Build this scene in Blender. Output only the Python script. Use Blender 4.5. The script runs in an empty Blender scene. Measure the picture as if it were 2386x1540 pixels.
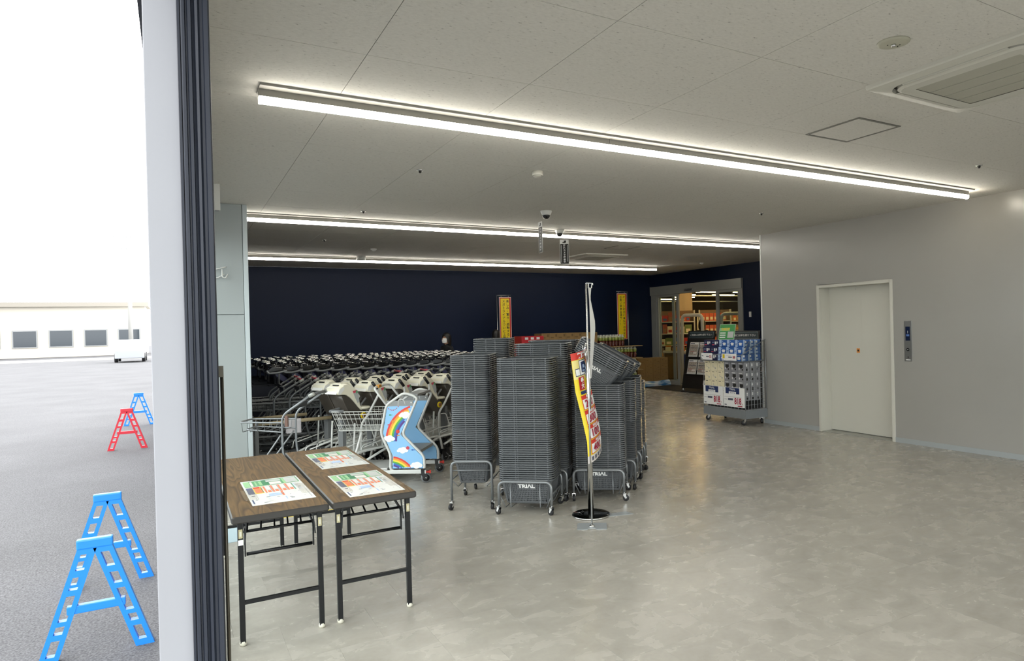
import bpy, bmesh, math, random
from mathutils import Vector, Matrix

rnd = random.Random(11)
SC = bpy.context.scene
COL = SC.collection
PI = math.pi
rad = math.radians

# ------------------------------------------------------------------ camera
EYE = Vector((0.0, 0.0, 1.55))
YAW, PITCH, ROLL = rad(30.985), rad(-0.2714), rad(-1.4105)
FPX = 1582.16
_f = Vector((math.sin(YAW) * math.cos(PITCH), math.cos(YAW) * math.cos(PITCH), math.sin(PITCH)))
_r = Vector((math.cos(YAW), -math.sin(YAW), 0))
_u = _r.cross(_f)
CR = math.cos(ROLL) * _r + math.sin(ROLL) * _u
CU = -math.sin(ROLL) * _r + math.cos(ROLL) * _u
cam = bpy.data.cameras.new('camera')
cam_o = bpy.data.objects.new('camera', cam)
COL.objects.link(cam_o)
cam_o.matrix_world = Matrix(((CR.x, CU.x, -_f.x, EYE.x), (CR.y, CU.y, -_f.y, EYE.y), (CR.z, CU.z, -_f.z, EYE.z), (0, 0, 0, 1)))
cam.sensor_width = 36
cam.lens = FPX / 2386 * 36
cam.shift_x = -(1359.5 - 1193) / 2386
cam.clip_start = 0.05
cam.clip_end = 400
SC.camera = cam_o

# ------------------------------------------------------------------ world and exposure
SKY_STRENGTH = 5.2
STRIP_STRENGTH = 25
STORE_STRENGTH = 70.0
EXPOSURE = 0.0
w = bpy.data.worlds.new('overcast_sky')
SC.world = w
w.use_nodes = True
nt = w.node_tree
bg = nt.nodes['Background']
tc = nt.nodes.new('ShaderNodeTexCoord')
mp = nt.nodes.new('ShaderNodeMapping')
mp.inputs['Scale'].default_value = (1, 1, 2.5)
ns = nt.nodes.new('ShaderNodeTexNoise')
ns.inputs['Scale'].default_value = 2.2
ns.inputs['Detail'].default_value = 5
cr = nt.nodes.new('ShaderNodeValToRGB')
cr.color_ramp.elements[0].color = (0.96, 0.98, 1.0, 1)
cr.color_ramp.elements[1].color = (1.0, 1.0, 1.0, 1)
nt.links.new(tc.outputs['Generated'], mp.inputs['Vector'])
nt.links.new(mp.outputs['Vector'], ns.inputs['Vector'])
nt.links.new(ns.outputs['Fac'], cr.inputs['Fac'])
nt.links.new(cr.outputs['Color'], bg.inputs['Color'])
bg.inputs['Strength'].default_value = SKY_STRENGTH
SC.view_settings.view_transform = 'Standard'
SC.view_settings.look = 'None'
SC.view_settings.exposure = EXPOSURE
SC.view_settings.gamma = 1.0
SC.view_settings.use_curve_mapping = False

# ------------------------------------------------------------------ materials
def lin(h):
    if isinstance(h, str):
        h = h.lstrip('#')
        c = [int(h[i:i + 2], 16) / 255 for i in (0, 2, 4)]
    else:
        c = h
    return tuple(x / 12.92 if x <= 0.04045 else ((x + 0.055) / 1.055) ** 2.4 for x in c)

MATS = {}
def mat(name, col='808080', rough=0.5, metal=0.0, noise=None, bump=None, emit=0, ecol=None, spec=0.5, coat=0, trans=0, alpha=1):
    """Principled material; noise=(scale, amount) varies the colour a little, bump=(scale, strength) fine relief."""
    if name in MATS:
        return MATS[name]
    m = bpy.data.materials.new(name)
    m.use_nodes = True
    n, l = m.node_tree.nodes, m.node_tree.links
    b = n['Principled BSDF']
    c = (*lin(col), 1)
    b.inputs['Base Color'].default_value = c
    b.inputs['Roughness'].default_value = rough
    b.inputs['Metallic'].default_value = metal
    b.inputs['Specular IOR Level'].default_value = spec
    b.inputs['Coat Weight'].default_value = coat
    b.inputs['Transmission Weight'].default_value = trans
    b.inputs['Alpha'].default_value = alpha
    if emit:
        b.inputs['Emission Color'].default_value = (*lin(ecol or col), 1)
        b.inputs['Emission Strength'].default_value = emit
    if noise or bump:
        t = n.new('ShaderNodeTexCoord')
    if noise:
        x = n.new('ShaderNodeTexNoise')
        x.inputs['Scale'].default_value = noise[0]
        x.inputs['Detail'].default_value = 4
        l.new(t.outputs['Object'], x.inputs['Vector'])
        r = n.new('ShaderNodeValToRGB')
        k = noise[1]
        r.color_ramp.elements[0].position = 0.3
        r.color_ramp.elements[1].position = 0.7
        r.color_ramp.elements[0].color = (*[v * (1 - k) for v in c[:3]], 1)
        r.color_ramp.elements[1].color = (*[min(1, v * (1 + k)) for v in c[:3]], 1)
        l.new(x.outputs['Fac'], r.inputs['Fac'])
        l.new(r.outputs['Color'], b.inputs['Base Color'])
    if bump:
        x = n.new('ShaderNodeTexNoise')
        x.inputs['Scale'].default_value = bump[0]
        x.inputs['Detail'].default_value = 3
        l.new(t.outputs['Object'], x.inputs['Vector'])
        bp = n.new('ShaderNodeBump')
        bp.inputs['Strength'].default_value = bump[1]
        bp.inputs['Distance'].default_value = 0.003
        l.new(x.outputs['Fac'], bp.inputs['Height'])
        l.new(bp.outputs['Normal'], b.inputs['Normal'])
    MATS[name] = m
    return m

def node_mat(name):
    m = bpy.data.materials.new(name)
    m.use_nodes = True
    MATS[name] = m
    return m, m.node_tree.nodes, m.node_tree.links, m.node_tree.nodes['Principled BSDF']

def mk(n, typ, **kw):
    x = n.new(typ)
    for k, v in kw.items():
        if k.startswith('_'):
            x.inputs[k[1:].replace('_', ' ')].default_value = v
        else:
            setattr(x, k, v)
    return x

def ramp(n, pts):
    r = n.new('ShaderNodeValToRGB')
    e = r.color_ramp.elements
    while len(e) < len(pts):
        e.new(0.5)
    for i, (p, c) in enumerate(pts):
        e[i].position = p
        e[i].color = (*c, 1) if len(c) == 3 else c
    return r

# floor vinyl: cloudy stone print, tone differs a little from tile to tile, satin gloss
m, n, l, b = node_mat('floor_vinyl')
geo = mk(n, 'ShaderNodeNewGeometry')
sep = mk(n, 'ShaderNodeSeparateXYZ')
l.new(geo.outputs['Position'], sep.inputs[0])
TILE = 0.437
row = mk(n, 'ShaderNodeMath', operation='DIVIDE'); row.inputs[1].default_value = TILE
l.new(sep.outputs['Y'], row.inputs[0])
rowf = mk(n, 'ShaderNodeMath', operation='FLOOR'); l.new(row.outputs[0], rowf.inputs[0])
half = mk(n, 'ShaderNodeMath', operation='MULTIPLY_ADD'); half.inputs[1].default_value = 0.5
l.new(rowf.outputs[0], half.inputs[0])
colx = mk(n, 'ShaderNodeMath', operation='DIVIDE'); colx.inputs[1].default_value = TILE
l.new(sep.outputs['X'], colx.inputs[0]); l.new(colx.outputs[0], half.inputs[2])
colf = mk(n, 'ShaderNodeMath', operation='FLOOR'); l.new(half.outputs[0], colf.inputs[0])
cmb = mk(n, 'ShaderNodeCombineXYZ'); l.new(rowf.outputs[0], cmb.inputs[0]); l.new(colf.outputs[0], cmb.inputs[1])
wn = mk(n, 'ShaderNodeTexWhiteNoise', noise_dimensions='2D'); l.new(cmb.outputs[0], wn.inputs['Vector'])
off = mk(n, 'ShaderNodeVectorMath', operation='MULTIPLY_ADD'); off.inputs[1].default_value = (7, 7, 7)
l.new(wn.outputs['Color'], off.inputs[0]); l.new(geo.outputs['Position'], off.inputs[2])
mpf = mk(n, 'ShaderNodeMapping'); mpf.inputs['Scale'].default_value = (1.0, 1.35, 1); mpf.inputs['Rotation'].default_value = (0, 0, rad(-31))
l.new(off.outputs[0], mpf.inputs['Vector'])
n1 = mk(n, 'ShaderNodeTexNoise', _Scale=5.0, _Detail=3.5, _Roughness=0.55, _Distortion=0.6); l.new(mpf.outputs[0], n1.inputs['Vector'])
r1 = ramp(n, [(0.25, lin('a09b91')), (0.5, lin('aaa59b')), (0.75, lin('b6b1a7'))])
l.new(n1.outputs['Fac'], r1.inputs['Fac'])
n2 = mk(n, 'ShaderNodeTexNoise', _Scale=40.0, _Detail=3.0); l.new(off.outputs[0], n2.inputs['Vector'])
mx = mk(n, 'ShaderNodeMixRGB', blend_type='OVERLAY'); mx.inputs['Fac'].default_value = 0.08
l.new(r1.outputs['Color'], mx.inputs[1]); l.new(n2.outputs['Fac'], mx.inputs[2])
tv = mk(n, 'ShaderNodeMapRange'); tv.inputs['To Min'].default_value = 0.94; tv.inputs['To Max'].default_value = 1.05
l.new(wn.outputs['Value'], tv.inputs['Value'])
ml = mk(n, 'ShaderNodeVectorMath', operation='SCALE'); l.new(mx.outputs[0], ml.inputs[0]); l.new(tv.outputs[0], ml.inputs['Scale'])
l.new(ml.outputs[0], b.inputs['Base Color'])
rr_ = mk(n, 'ShaderNodeMapRange'); rr_.inputs['To Min'].default_value = 0.2; rr_.inputs['To Max'].default_value = 0.33
l.new(n1.outputs['Fac'], rr_.inputs['Value']); l.new(rr_.outputs[0], b.inputs['Roughness'])
b.inputs['Specular IOR Level'].default_value = 0.6

# mineral fibre ceiling board: pale with small dark worm holes
m, n, l, b = node_mat('ceiling_board')
geo = mk(n, 'ShaderNodeNewGeometry')
mpf = mk(n, 'ShaderNodeMapping'); mpf.inputs['Scale'].default_value = (1, 2.0, 1); mpf.inputs['Rotation'].default_value = (0, 0, 0.6)
l.new(geo.outputs['Position'], mpf.inputs['Vector'])
n1 = mk(n, 'ShaderNodeTexNoise', _Scale=42.0, _Detail=5.0, _Roughness=0.65); l.new(mpf.outputs[0], n1.inputs['Vector'])
r1 = ramp(n, [(0.30, lin('85817a')), (0.36, lin('cdcac2')), (0.6, lin('d5d2ca'))])
l.new(n1.outputs['Fac'], r1.inputs['Fac'])
l.new(r1.outputs['Color'], b.inputs['Base Color'])
b.inputs['Roughness'].default_value = 0.9
bp = mk(n, 'ShaderNodeBump', _Strength=0.35, _Distance=0.004); l.new(n1.outputs['Fac'], bp.inputs['Height']); l.new(bp.outputs['Normal'], b.inputs['Normal'])

# wood-grain laminate for the folding tables
m, n, l, b = node_mat('wood_laminate')
t = mk(n, 'ShaderNodeTexCoord')
mpf = mk(n, 'ShaderNodeMapping'); mpf.inputs['Scale'].default_value = (5.0, 0.42, 1)
l.new(t.outputs['Object'], mpf.inputs['Vector'])
n1 = mk(n, 'ShaderNodeTexNoise', _Scale=1.6, _Detail=2.0); l.new(mpf.outputs[0], n1.inputs['Vector'])
sc = mk(n, 'ShaderNodeMath', operation='MULTIPLY'); sc.inputs[1].default_value = 13
l.new(n1.outputs['Fac'], sc.inputs[0])
fr = mk(n, 'ShaderNodeMath', operation='FRACT'); l.new(sc.outputs[0], fr.inputs[0])
r1 = ramp(n, [(0.0, lin('4a3722')), (0.25, lin('5d482c')), (0.8, lin('705735')), (1.0, lin('4a3722'))])
l.new(fr.outputs[0], r1.inputs['Fac'])
mp2 = mk(n, 'ShaderNodeMapping'); mp2.inputs['Scale'].default_value = (160, 5, 1); l.new(t.outputs['Object'], mp2.inputs['Vector'])
n2 = mk(n, 'ShaderNodeTexNoise', _Scale=1.0, _Detail=3.0); l.new(mp2.outputs[0], n2.inputs['Vector'])
mx = mk(n, 'ShaderNodeMixRGB', blend_type='OVERLAY'); mx.inputs['Fac'].default_value = 0.35
l.new(r1.outputs['Color'], mx.inputs[1]); l.new(n2.outputs['Fac'], mx.inputs[2]); l.new(mx.outputs[0], b.inputs['Base Color'])
b.inputs['Roughness'].default_value = 0.5
b.inputs['Specular IOR Level'].default_value = 0.3

# asphalt
m, n, l, b = node_mat('asphalt')
t = mk(n, 'ShaderNodeNewGeometry')
n1 = mk(n, 'ShaderNodeTexNoise', _Scale=90.0, _Detail=4.0); l.new(t.outputs['Position'], n1.inputs['Vector'])
r1 = ramp(n, [(0.3, lin('3a3a3c')), (0.7, lin('6a6a6c'))]); l.new(n1.outputs['Fac'], r1.inputs['Fac'])
n3 = mk(n, 'ShaderNodeTexNoise', _Scale=0.7, _Detail=3.0); l.new(t.outputs['Position'], n3.inputs['Vector'])
mx = mk(n, 'ShaderNodeMixRGB', blend_type='OVERLAY'); mx.inputs['Fac'].default_value = 0.3
l.new(r1.outputs['Color'], mx.inputs[1]); l.new(n3.outputs['Fac'], mx.inputs[2]); l.new(mx.outputs[0], b.inputs['Base Color'])
b.inputs['Roughness'].default_value = 0.85
bp = mk(n, 'ShaderNodeBump', _Strength=0.6, _Distance=0.006); l.new(n1.outputs['Fac'], bp.inputs['Height']); l.new(bp.outputs['Normal'], b.inputs['Normal'])

# newsprint: rows of tiny dark and coloured type
m, n, l, b = node_mat('newsprint')
t = mk(n, 'ShaderNodeTexCoord')
mpf = mk(n, 'ShaderNodeMapping'); mpf.inputs['Scale'].default_value = (1, 1, 2.2); l.new(t.outputs['Object'], mpf.inputs['Vector'])
n1 = mk(n, 'ShaderNodeTexNoise', _Scale=70.0, _Detail=4.0, _Roughness=0.7); l.new(mpf.outputs[0], n1.inputs['Vector'])
r1 = ramp(n, [(0.36, lin('5a4a40')), (0.47, lin('9a8a7c')), (0.56, lin('b9b2a8')), (0.7, lin('d2cfc8'))]); l.new(n1.outputs['Fac'], r1.inputs['Fac'])
l.new(r1.outputs['Color'], b.inputs['Base Color'])
b.inputs['Roughness'].default_value = 0.8

def glass_mat(name, tint=(1, 1, 1), refl=1.0):
    m = bpy.data.materials.new(name)
    m.use_nodes = True
    n, l = m.node_tree.nodes, m.node_tree.links
    n.remove(n['Principled BSDF'])
    tr = mk(n, 'ShaderNodeBsdfTransparent'); tr.inputs[0].default_value = (*tint, 1)
    gl = mk(n, 'ShaderNodeBsdfGlossy', _Roughness=0.02)
    fr = mk(n, 'ShaderNodeLayerWeight', _Blend=0.5)
    pw = mk(n, 'ShaderNodeMath', operation='POWER'); pw.inputs[1].default_value = 5.0
    l.new(fr.outputs['Facing'], pw.inputs[0])
    mu = mk(n, 'ShaderNodeMath', operation='MULTIPLY_ADD'); mu.inputs[1].default_value = 0.9 * refl; mu.inputs[2].default_value = 0.04 * refl
    l.new(pw.outputs[0], mu.inputs[0])
    ms = mk(n, 'ShaderNodeMixShader')
    l.new(mu.outputs[0], ms.inputs[0]); l.new(tr.outputs[0], ms.inputs[1]); l.new(gl.outputs[0], ms.inputs[2])
    l.new(ms.outputs[0], n['Material Output'].inputs['Surface'])
    MATS[name] = m
    return m
glass_mat('clear_glass', (0.93, 0.96, 0.95))
glass_mat('clear_plastic', (0.9, 0.9, 0.88), 0.8)

mat('wall_grey', '9c9a94', 0.3, noise=(1.5, 0.02), bump=(160, 0.06))
mat('wall_navy', '0d1a33', 0.5, noise=(0.8, 0.06), bump=(120, 0.05), spec=0.2)
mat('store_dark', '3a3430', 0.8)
mat('metal_panel', 'a1a8a8', 0.35, 0.15, noise=(0.9, 0.03))
mat('panel_trim', 'b9c2c4', 0.3, 0.25)
mat('white_paint', '999ba0', 0.45, noise=(2, 0.02))
mat('white_plastic', 'd9d9d4', 0.4)
mat('dark_frame', '1e2430', 0.5, 0.0, noise=(3, 0.12))
mat('rubber', '16171a', 0.6)
mat('baseboard', '9da2a3', 0.5)
mat('cream_paint', 'cbc9be', 0.38)
mat('cream_dark', 'b7b4a6', 0.4)
mat('steel', 'a8a9a8', 0.28, 0.9)
mat('chrome', 'd8d8d8', 0.12, 1.0)
mat('alu', 'a3a49e', 0.4, 0.25)
mat('screen', '15203c', 0.15)
mat('black_metal', '0d0e10', 0.42, 0.0, spec=0.35)
mat('black_plastic', '131416', 0.35)
mat('black_gloss', '0c0d10', 0.12, coat=0.5)
mat('dark_edge', '33302d', 0.45)
mat('foot_cream', 'd6d2c2', 0.6)
mat('sticker_gold', 'b9b08a', 0.5)
mat('basket_grey', '595c5f', 0.25, noise=(6, 0.06), spec=0.6)
mat('tube_grey', '808385', 0.3, 0.45)
mat('dark_tube', '6a6e70', 0.34, 0.2)
mat('wheel_black', '1c1c1e', 0.5)
mat('wheel_grey', '6d6f70', 0.55)
mat('white_tube', 'd2d3cf', 0.3, 0.05)
mat('cart_cream', 'e2ddc8', 0.3)
mat('cart_brown', '45403a', 0.3, noise=(3, 0.05))
mat('paper', 'e4e4e0', 0.55)
mat('paper_white', 'f0f0ee', 0.5)
mat('red', 'b3202a', 0.45)
mat('red_bright', 'd23a2c', 0.45)
mat('pink_red', 'c8475a', 0.4)
mat('yellow', 'e2c713', 0.5)
mat('orange', 'd98a3a', 0.5)
mat('green', '3f8f4c', 0.5)
mat('navy_print', '1d2f5e', 0.5)
mat('text_dark', '23211f', 0.6)
mat('text_white', 'e8e8e6', 0.5)
mat('crimson', 'a31638', 0.5)
mat('cardboard', '8b6f45', 0.75, noise=(5, 0.06), bump=(60, 0.1))
mat('cardboard_dark', '6b5433', 0.75)
mat('grey_mid', '8a8c8c', 0.5)
mat('skin', 'b98e75', 0.55)
mat('hair', '15110f', 0.45)
mat('black_cloth', '121419', 0.85, noise=(20, 0.2))
# ------------------------------------------------------------------ mesh helpers
def V(*a):
    return Vector(a)

def round_path(pts, r, n=4, closed=False):
    """Rounds the corners of a polyline."""
    P = [Vector(p) for p in pts]
    out = []
    N = len(P)
    for i, p in enumerate(P):
        if not closed and i in (0, N - 1):
            out.append(p)
            continue
        a, c = P[i - 1], P[(i + 1) % N]
        da, dc = a - p, c - p
        k = min(r, da.length * 0.48, dc.length * 0.48)
        s, e = p + da.normalized() * k, p + dc.normalized() * k
        for j in range(n + 1):
            t = j / n
            out.append(s * (1 - t) ** 2 + p * 2 * t * (1 - t) + e * t * t)
    return out

def rrect(L, W, r, n=4):
    """Rounded rectangle outline, centred, counter-clockwise."""
    pts = []
    for cx, cy, a0 in ((L / 2 - r, W / 2 - r, 0), (-L / 2 + r, W / 2 - r, 90), (-L / 2 + r, -W / 2 + r, 180), (L / 2 - r, -W / 2 + r, 270)):
        for j in range(n + 1):
            a = rad(a0 + 90 * j / n)
            pts.append((cx + r * math.cos(a), cy + r * math.sin(a)))
    return pts

class MB:
    def __init__(self):
        self.v, self.f, self.m, self.s = [], [], [], []

    def add(self, verts, faces, mi=0, smooth=False):
        o = len(self.v)
        self.v += [tuple(p) for p in verts]
        self.f += [tuple(i + o for i in q) for q in faces]
        self.m += [mi] * len(faces)
        self.s += [smooth] * len(faces)
        return self

    def box(self, x0, x1, y0, y1, z0, z1, mi=0):
        v = [(x0, y0, z0), (x1, y0, z0), (x1, y1, z0), (x0, y1, z0), (x0, y0, z1), (x1, y0, z1), (x1, y1, z1), (x0, y1, z1)]
        return self.add(v, [(3, 2, 1, 0), (4, 5, 6, 7), (0, 1, 5, 4), (1, 2, 6, 5), (2, 3, 7, 6), (3, 0, 4, 7)], mi)

    def obox(self, M, sx, sy, sz, mi=0):
        v = [M @ Vector((x * sx / 2, y * sy / 2, z * sz / 2)) for z in (-1, 1) for x, y in ((-1, -1), (1, -1), (1, 1), (-1, 1))]
        return self.add(v, [(3, 2, 1, 0), (4, 5, 6, 7), (0, 1, 5, 4), (1, 2, 6, 5), (2, 3, 7, 6), (3, 0, 4, 7)], mi)

    def bar(self, a, b, wx, wz, mi=0, up=(0, 0, 1)):
        """Rectangular bar from a to b."""
        a, b = Vector(a), Vector(b)
        d = (b - a).normalized()
        u = Vector(up)
        if abs(d.dot(u)) > 0.98:
            u = Vector((0, 1, 0))
        s = d.cross(u).normalized()
        u = s.cross(d)
        M = Matrix((s, d, u)).transposed().to_4x4()
        M.translation = (a + b) / 2
        return self.obox(M, wx, (b - a).length, wz, mi)

    def tube(self, pts, r, n=8, mi=0, closed=False, cap=True):
        P = [Vector(p) for p in pts]
        N = len(P)
        T = []
        for i in range(N):
            if closed:
                d = P[(i + 1) % N] - P[i - 1]
            else:
                d = P[min(i + 1, N - 1)] - P[max(i - 1, 0)]
            T.append(d.normalized())
        u = Vector((0, 0, 1)) if abs(T[0].z) < 0.9 else Vector((1, 0, 0))
        rings = []
        for i in range(N):
            u = (u - T[i] * u.dot(T[i]))
            if u.length < 1e-5:
                u = T[i].orthogonal()
            u.normalize()
            w_ = T[i].cross(u)
            rr = r[i] if isinstance(r, (list, tuple)) else r
            rings.append([P[i] + (u * math.cos(2 * PI * k / n) + w_ * math.sin(2 * PI * k / n)) * rr for k in range(n)])
        v = [p for q in rings for p in q]
        f = []
        for i in range(N if closed else N - 1):
            a, b_ = i * n, ((i + 1) % N) * n
            for k in range(n):
                f.append((a + k, a + (k + 1) % n, b_ + (k + 1) % n, b_ + k))
        self.add(v, f, mi, True)
        if cap and not closed:
            self.add(rings[0], [tuple(reversed(range(n)))], mi)
            self.add(rings[-1], [tuple(range(n))], mi)
        return self

    def cyl(self, a, b, r, n=16, mi=0, r1=None):
        return self.tube([a, b], [r, r if r1 is None else r1], n, mi)

    def lathe(self, prof, n=16, M=None, mi=0, smooth=True):
        M = M or Matrix()
        v, f = [], []
        for r, z in prof:
            for k in range(n):
                a = 2 * PI * k / n
                v.append(M @ Vector((r * math.cos(a), r * math.sin(a), z)))
        for i in range(len(prof) - 1):
            for k in range(n):
                f.append((i * n + k, i * n + (k + 1) % n, (i + 1) * n + (k + 1) % n, (i + 1) * n + k))
        self.add(v, f, mi, smooth)
        for i, rev in ((0, True), (len(prof) - 1, False)):
            if prof[i][0] > 1e-6:
                q = list(range(i * n, i * n + n))
                self.add([v[j] for j in q], [tuple(reversed(range(n))) if rev else tuple(range(n))], mi)
        return self

    def prism(self, poly, h0, h1, fn, mi=0, smooth=False):
        """Extrudes a 2-D outline; fn(a, b, h) gives the 3-D point."""
        n = len(poly)
        v = [fn(a, b_, h0) for a, b_ in poly] + [fn(a, b_, h1) for a, b_ in poly]
        self.add(v, [tuple(reversed(range(n))), tuple(range(n, 2 * n))], mi)
        self.add(v, [(i, (i + 1) % n, n + (i + 1) % n, n + i) for i in range(n)], mi, smooth)
        return self

    def loops(self, rings, mi=0, smooth=True, cap0=False, cap1=False, mis=None):
        n = len(rings[0])
        v = [p for q in rings for p in q]
        for i in range(len(rings) - 1):
            self.add([*rings[i], *rings[i + 1]], [(k, (k + 1) % n, n + (k + 1) % n, n + k) for k in range(n)], mis[i] if mis else mi, smooth)
        if cap0:
            self.add(rings[0], [tuple(reversed(range(n)))], mi)
        if cap1:
            self.add(rings[-1], [tuple(range(n))], mi)
        return self

    def grid(self, fn, nu, nv, mi=0, smooth=True):
        v = [fn(i / nu, j / nv) for j in range(nv + 1) for i in range(nu + 1)]
        f = [(j * (nu + 1) + i, j * (nu + 1) + i + 1, (j + 1) * (nu + 1) + i + 1, (j + 1) * (nu + 1) + i) for j in range(nv) for i in range(nu)]
        return self.add(v, f, mi, smooth)

    def ell(self, c, rx, ry, rz, n=14, k=8, mi=0):
        prof = [(math.sin(PI * i / k), -math.cos(PI * i / k)) for i in range(k + 1)]
        prof[0] = (0.02, -1); prof[-1] = (0.02, 1)
        return self.lathe(prof, n, Matrix.Translation(c) @ Matrix.Diagonal((rx, ry, rz, 1)), mi)

    def mesh(self, name, mats, bev=0, weld=True):
        me = bpy.data.meshes.new(name)
        me.from_pydata(self.v, [], self.f)
        mats = mats if isinstance(mats, (list, tuple)) else [mats]
        for q in mats:
            me.materials.append(MATS[q] if isinstance(q, str) else q)
        me.polygons.foreach_set('material_index', self.m)
        me.polygons.foreach_set('use_smooth', self.s)
        if weld or bev:
            bm = bmesh.new(); bm.from_mesh(me)
            bmesh.ops.remove_doubles(bm, verts=bm.verts, dist=1e-5)
            if bev:
                ed = [e for e in bm.edges if len(e.link_faces) == 2 and e.calc_face_angle(0) > 0.5]
                bmesh.ops.bevel(bm, geom=ed, offset=bev, segments=2, profile=0.6, affect='EDGES', clamp_overlap=True)
            bmesh.ops.recalc_face_normals(bm, faces=bm.faces)
            bm.to_mesh(me); bm.free()
        me.update()
        return me

    def build(self, name, mats, parent=None, bev=0, weld=True, loc=None):
        o = bpy.data.objects.new(name, self.mesh(name, mats, bev, weld))
        COL.objects.link(o)
        if parent:
            o.parent = parent
        if loc:
            o.location = loc
        return o

def thing(name, label, cat, loc=(0, 0, 0), rz=0, group=None):
    o = bpy.data.objects.new(name, None)
    o.empty_display_size = 0.1
    COL.objects.link(o)
    o.location = loc
    o.rotation_euler = (0, 0, rz)
    return tag(o, label, cat, group)

def tag(o, label, cat, group=None):
    o['label'] = label
    o['category'] = cat
    if group:
        o['group'] = group
    return o

def struct(o, label=None):
    o['kind'] = 'structure'
    if label:
        o['label'] = label
    return o

def use(name, me, parent=None, M=None):
    """Another object on existing mesh data."""
    o = bpy.data.objects.new(name, me)
    COL.objects.link(o)
    if parent:
        o.parent = parent
    if M is not None:
        o.matrix_local = M
    return o

def dup(o, parent=None):
    c = o.copy()
    COL.objects.link(c)
    c.parent = parent
    for ch in o.children:
        dup(ch, c)
    return c

def copy_thing(o, loc, rz, label, group=None):
    c = dup(o)
    c.location = loc
    c.rotation_euler = (0, 0, rz)
    c['label'] = label
    if group:
        c['group'] = group
    return c

def frame(o, u, v):
    """Matrix with origin o, x axis u, y axis v."""
    u = Vector(u).normalized(); v = Vector(v).normalized()
    w_ = u.cross(v)
    M = Matrix((u, v, w_)).transposed().to_4x4()
    M.translation = Vector(o)
    return M

_txt = {}
def txt(s, size, material, parent, M, bold=0.0, align='CENTER', name='lettering', width=None, lead=1.0, shear=0.0):
    """Flat lettering as a mesh, laid in the xy plane of M."""
    key = (s, bold, align, lead, shear)
    if key not in _txt:
        c = bpy.data.curves.new('lettering', 'FONT')
        c.body = s
        c.align_x = align
        c.align_y = 'CENTER'
        c.offset = bold
        c.space_line = lead
        c.shear = shear
        c.resolution_u = 2
        o = bpy.data.objects.new('lettering', c)
        COL.objects.link(o)
        dg = bpy.context.evaluated_depsgraph_get()
        me = bpy.data.meshes.new_from_object(o.evaluated_get(dg))
        bpy.data.objects.remove(o)
        bpy.data.curves.remove(c)
        _txt[key] = me
    me = _txt[key].copy()
    me.name = name
    sx = size
    if width:
        xs = [q.co.x for q in me.vertices]
        sx = width / max(1e-6, max(xs) - min(xs))
    me.transform(M @ Matrix.Diagonal((sx, size, 1, 1)))
    me.materials.clear()
    me.materials.append(MATS[material])
    o = bpy.data.objects.new(name, me)
    COL.objects.link(o)
    o.parent = parent
    return o

def prints(parent, M, rects, name='print', eps=0.0004):
    """Flat printed patches (x0, x1, y0, y1, material[, layer]) in the xy plane of M, as one part."""
    mb = MB(); names = []
    for i, q in enumerate(rects):
        x0, x1, y0, y1, mt = q[:5]
        z = eps * ((q[5] if len(q) > 5 else 1) + 0.9 * i / len(rects))
        if mt not in names:
            names.append(mt)
        mb.add([M @ Vector(p) for p in ((x0, y0, z), (x1, y0, z), (x1, y1, z), (x0, y1, z))], [(0, 1, 2, 3)], names.index(mt))
    return mb.build(name, names, parent, weld=False)

ORD = ['first', 'second', 'third', 'fourth', 'fifth', 'sixth', 'seventh', 'eighth', 'ninth', 'tenth', 'eleventh', 'twelfth', 'thirteenth', 'fourteenth', 'fifteenth', 'sixteenth', 'seventeenth', 'eighteenth', 'nineteenth', 'twentieth']

def nth(k):
    if k <= 20:
        return ORD[k - 1]
    tens = {2: 'twent', 3: 'thirt', 4: 'fort', 5: 'fift', 6: 'sixt'}[k // 10]
    return tens + 'ieth' if k % 10 == 0 else tens + 'y-' + ORD[k % 10 - 1]

def proj(p):
    d = Vector(p) - EYE
    k = d.dot(_f)
    if k <= 0.05:
        return (-9999, -9999)
    return (1359.5 + d.dot(CR) / k * FPX, 770 - d.dot(CU) / k * FPX)

# ------------------------------------------------------------------ room shell
HC = 2.91                     # ceiling height
XW, YW = 7.79, 7.60           # grey lift wall and its far corner
XN, YB = 11.05, 14.80         # navy door wall, navy back wall
Y0 = -2.6                     # near end of the room

# floor: slab plus vinyl tiles laid with half-tile offset
floor = struct(MB().box(-0.06, XN + 0.2, Y0, YB + 0.1, -0.12, -0.0035).build('floor', mat('floor_joint', '8a867c', 0.6)), 'grey cloudy vinyl tile floor')
g = 0.00025
tm = MB().box(-TILE / 2 + g, TILE / 2 - g, -TILE / 2 + g, TILE / 2 - g, -0.0034, 0.0)
tile_me = tm.mesh('floor_tile', 'floor_vinyl')
cells = []
for j in range(int(Y0 / TILE) - 1, int(YB / TILE) + 2):
    for i in range(-30, 60):
        x = (i + 0.5 - 0.5 * j) * TILE
        y = (j + 0.5) * TILE
        x0, x1 = max(x - TILE / 2, -0.05), min(x + TILE / 2, XN + 0.1)
        y0, y1 = max(y - TILE / 2, Y0), min(y + TILE / 2, YB)
        if x1 - x0 < 0.01 or y1 - y0 < 0.01:
            continue
        px = proj((x, y, 0))
        seen = -150 < px[0] < 2550 and 700 < px[1] < 1700
        whole = x1 - x0 > TILE - 0.001 and y1 - y0 > TILE - 0.001
        cells.append((seen and whole, math.hypot(x, y), x, y, x0, x1, y0, y1))
cells.sort(key=lambda c: (not c[0], c[1]))
rest = MB()
for k, c in enumerate(cells):
    if k < 295 and c[0]:
        o = use('floor_tile', tile_me, floor); o.location = (c[2], c[3], 0)
    else:
        rest.box(c[4] + g, c[5] - g, c[6] + g, c[7] - g, -0.0034, 0.0)
o = rest.build('floor_tiles_far', 'floor_vinyl', floor, weld=False); o['kind'] = 'stuff'

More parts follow.
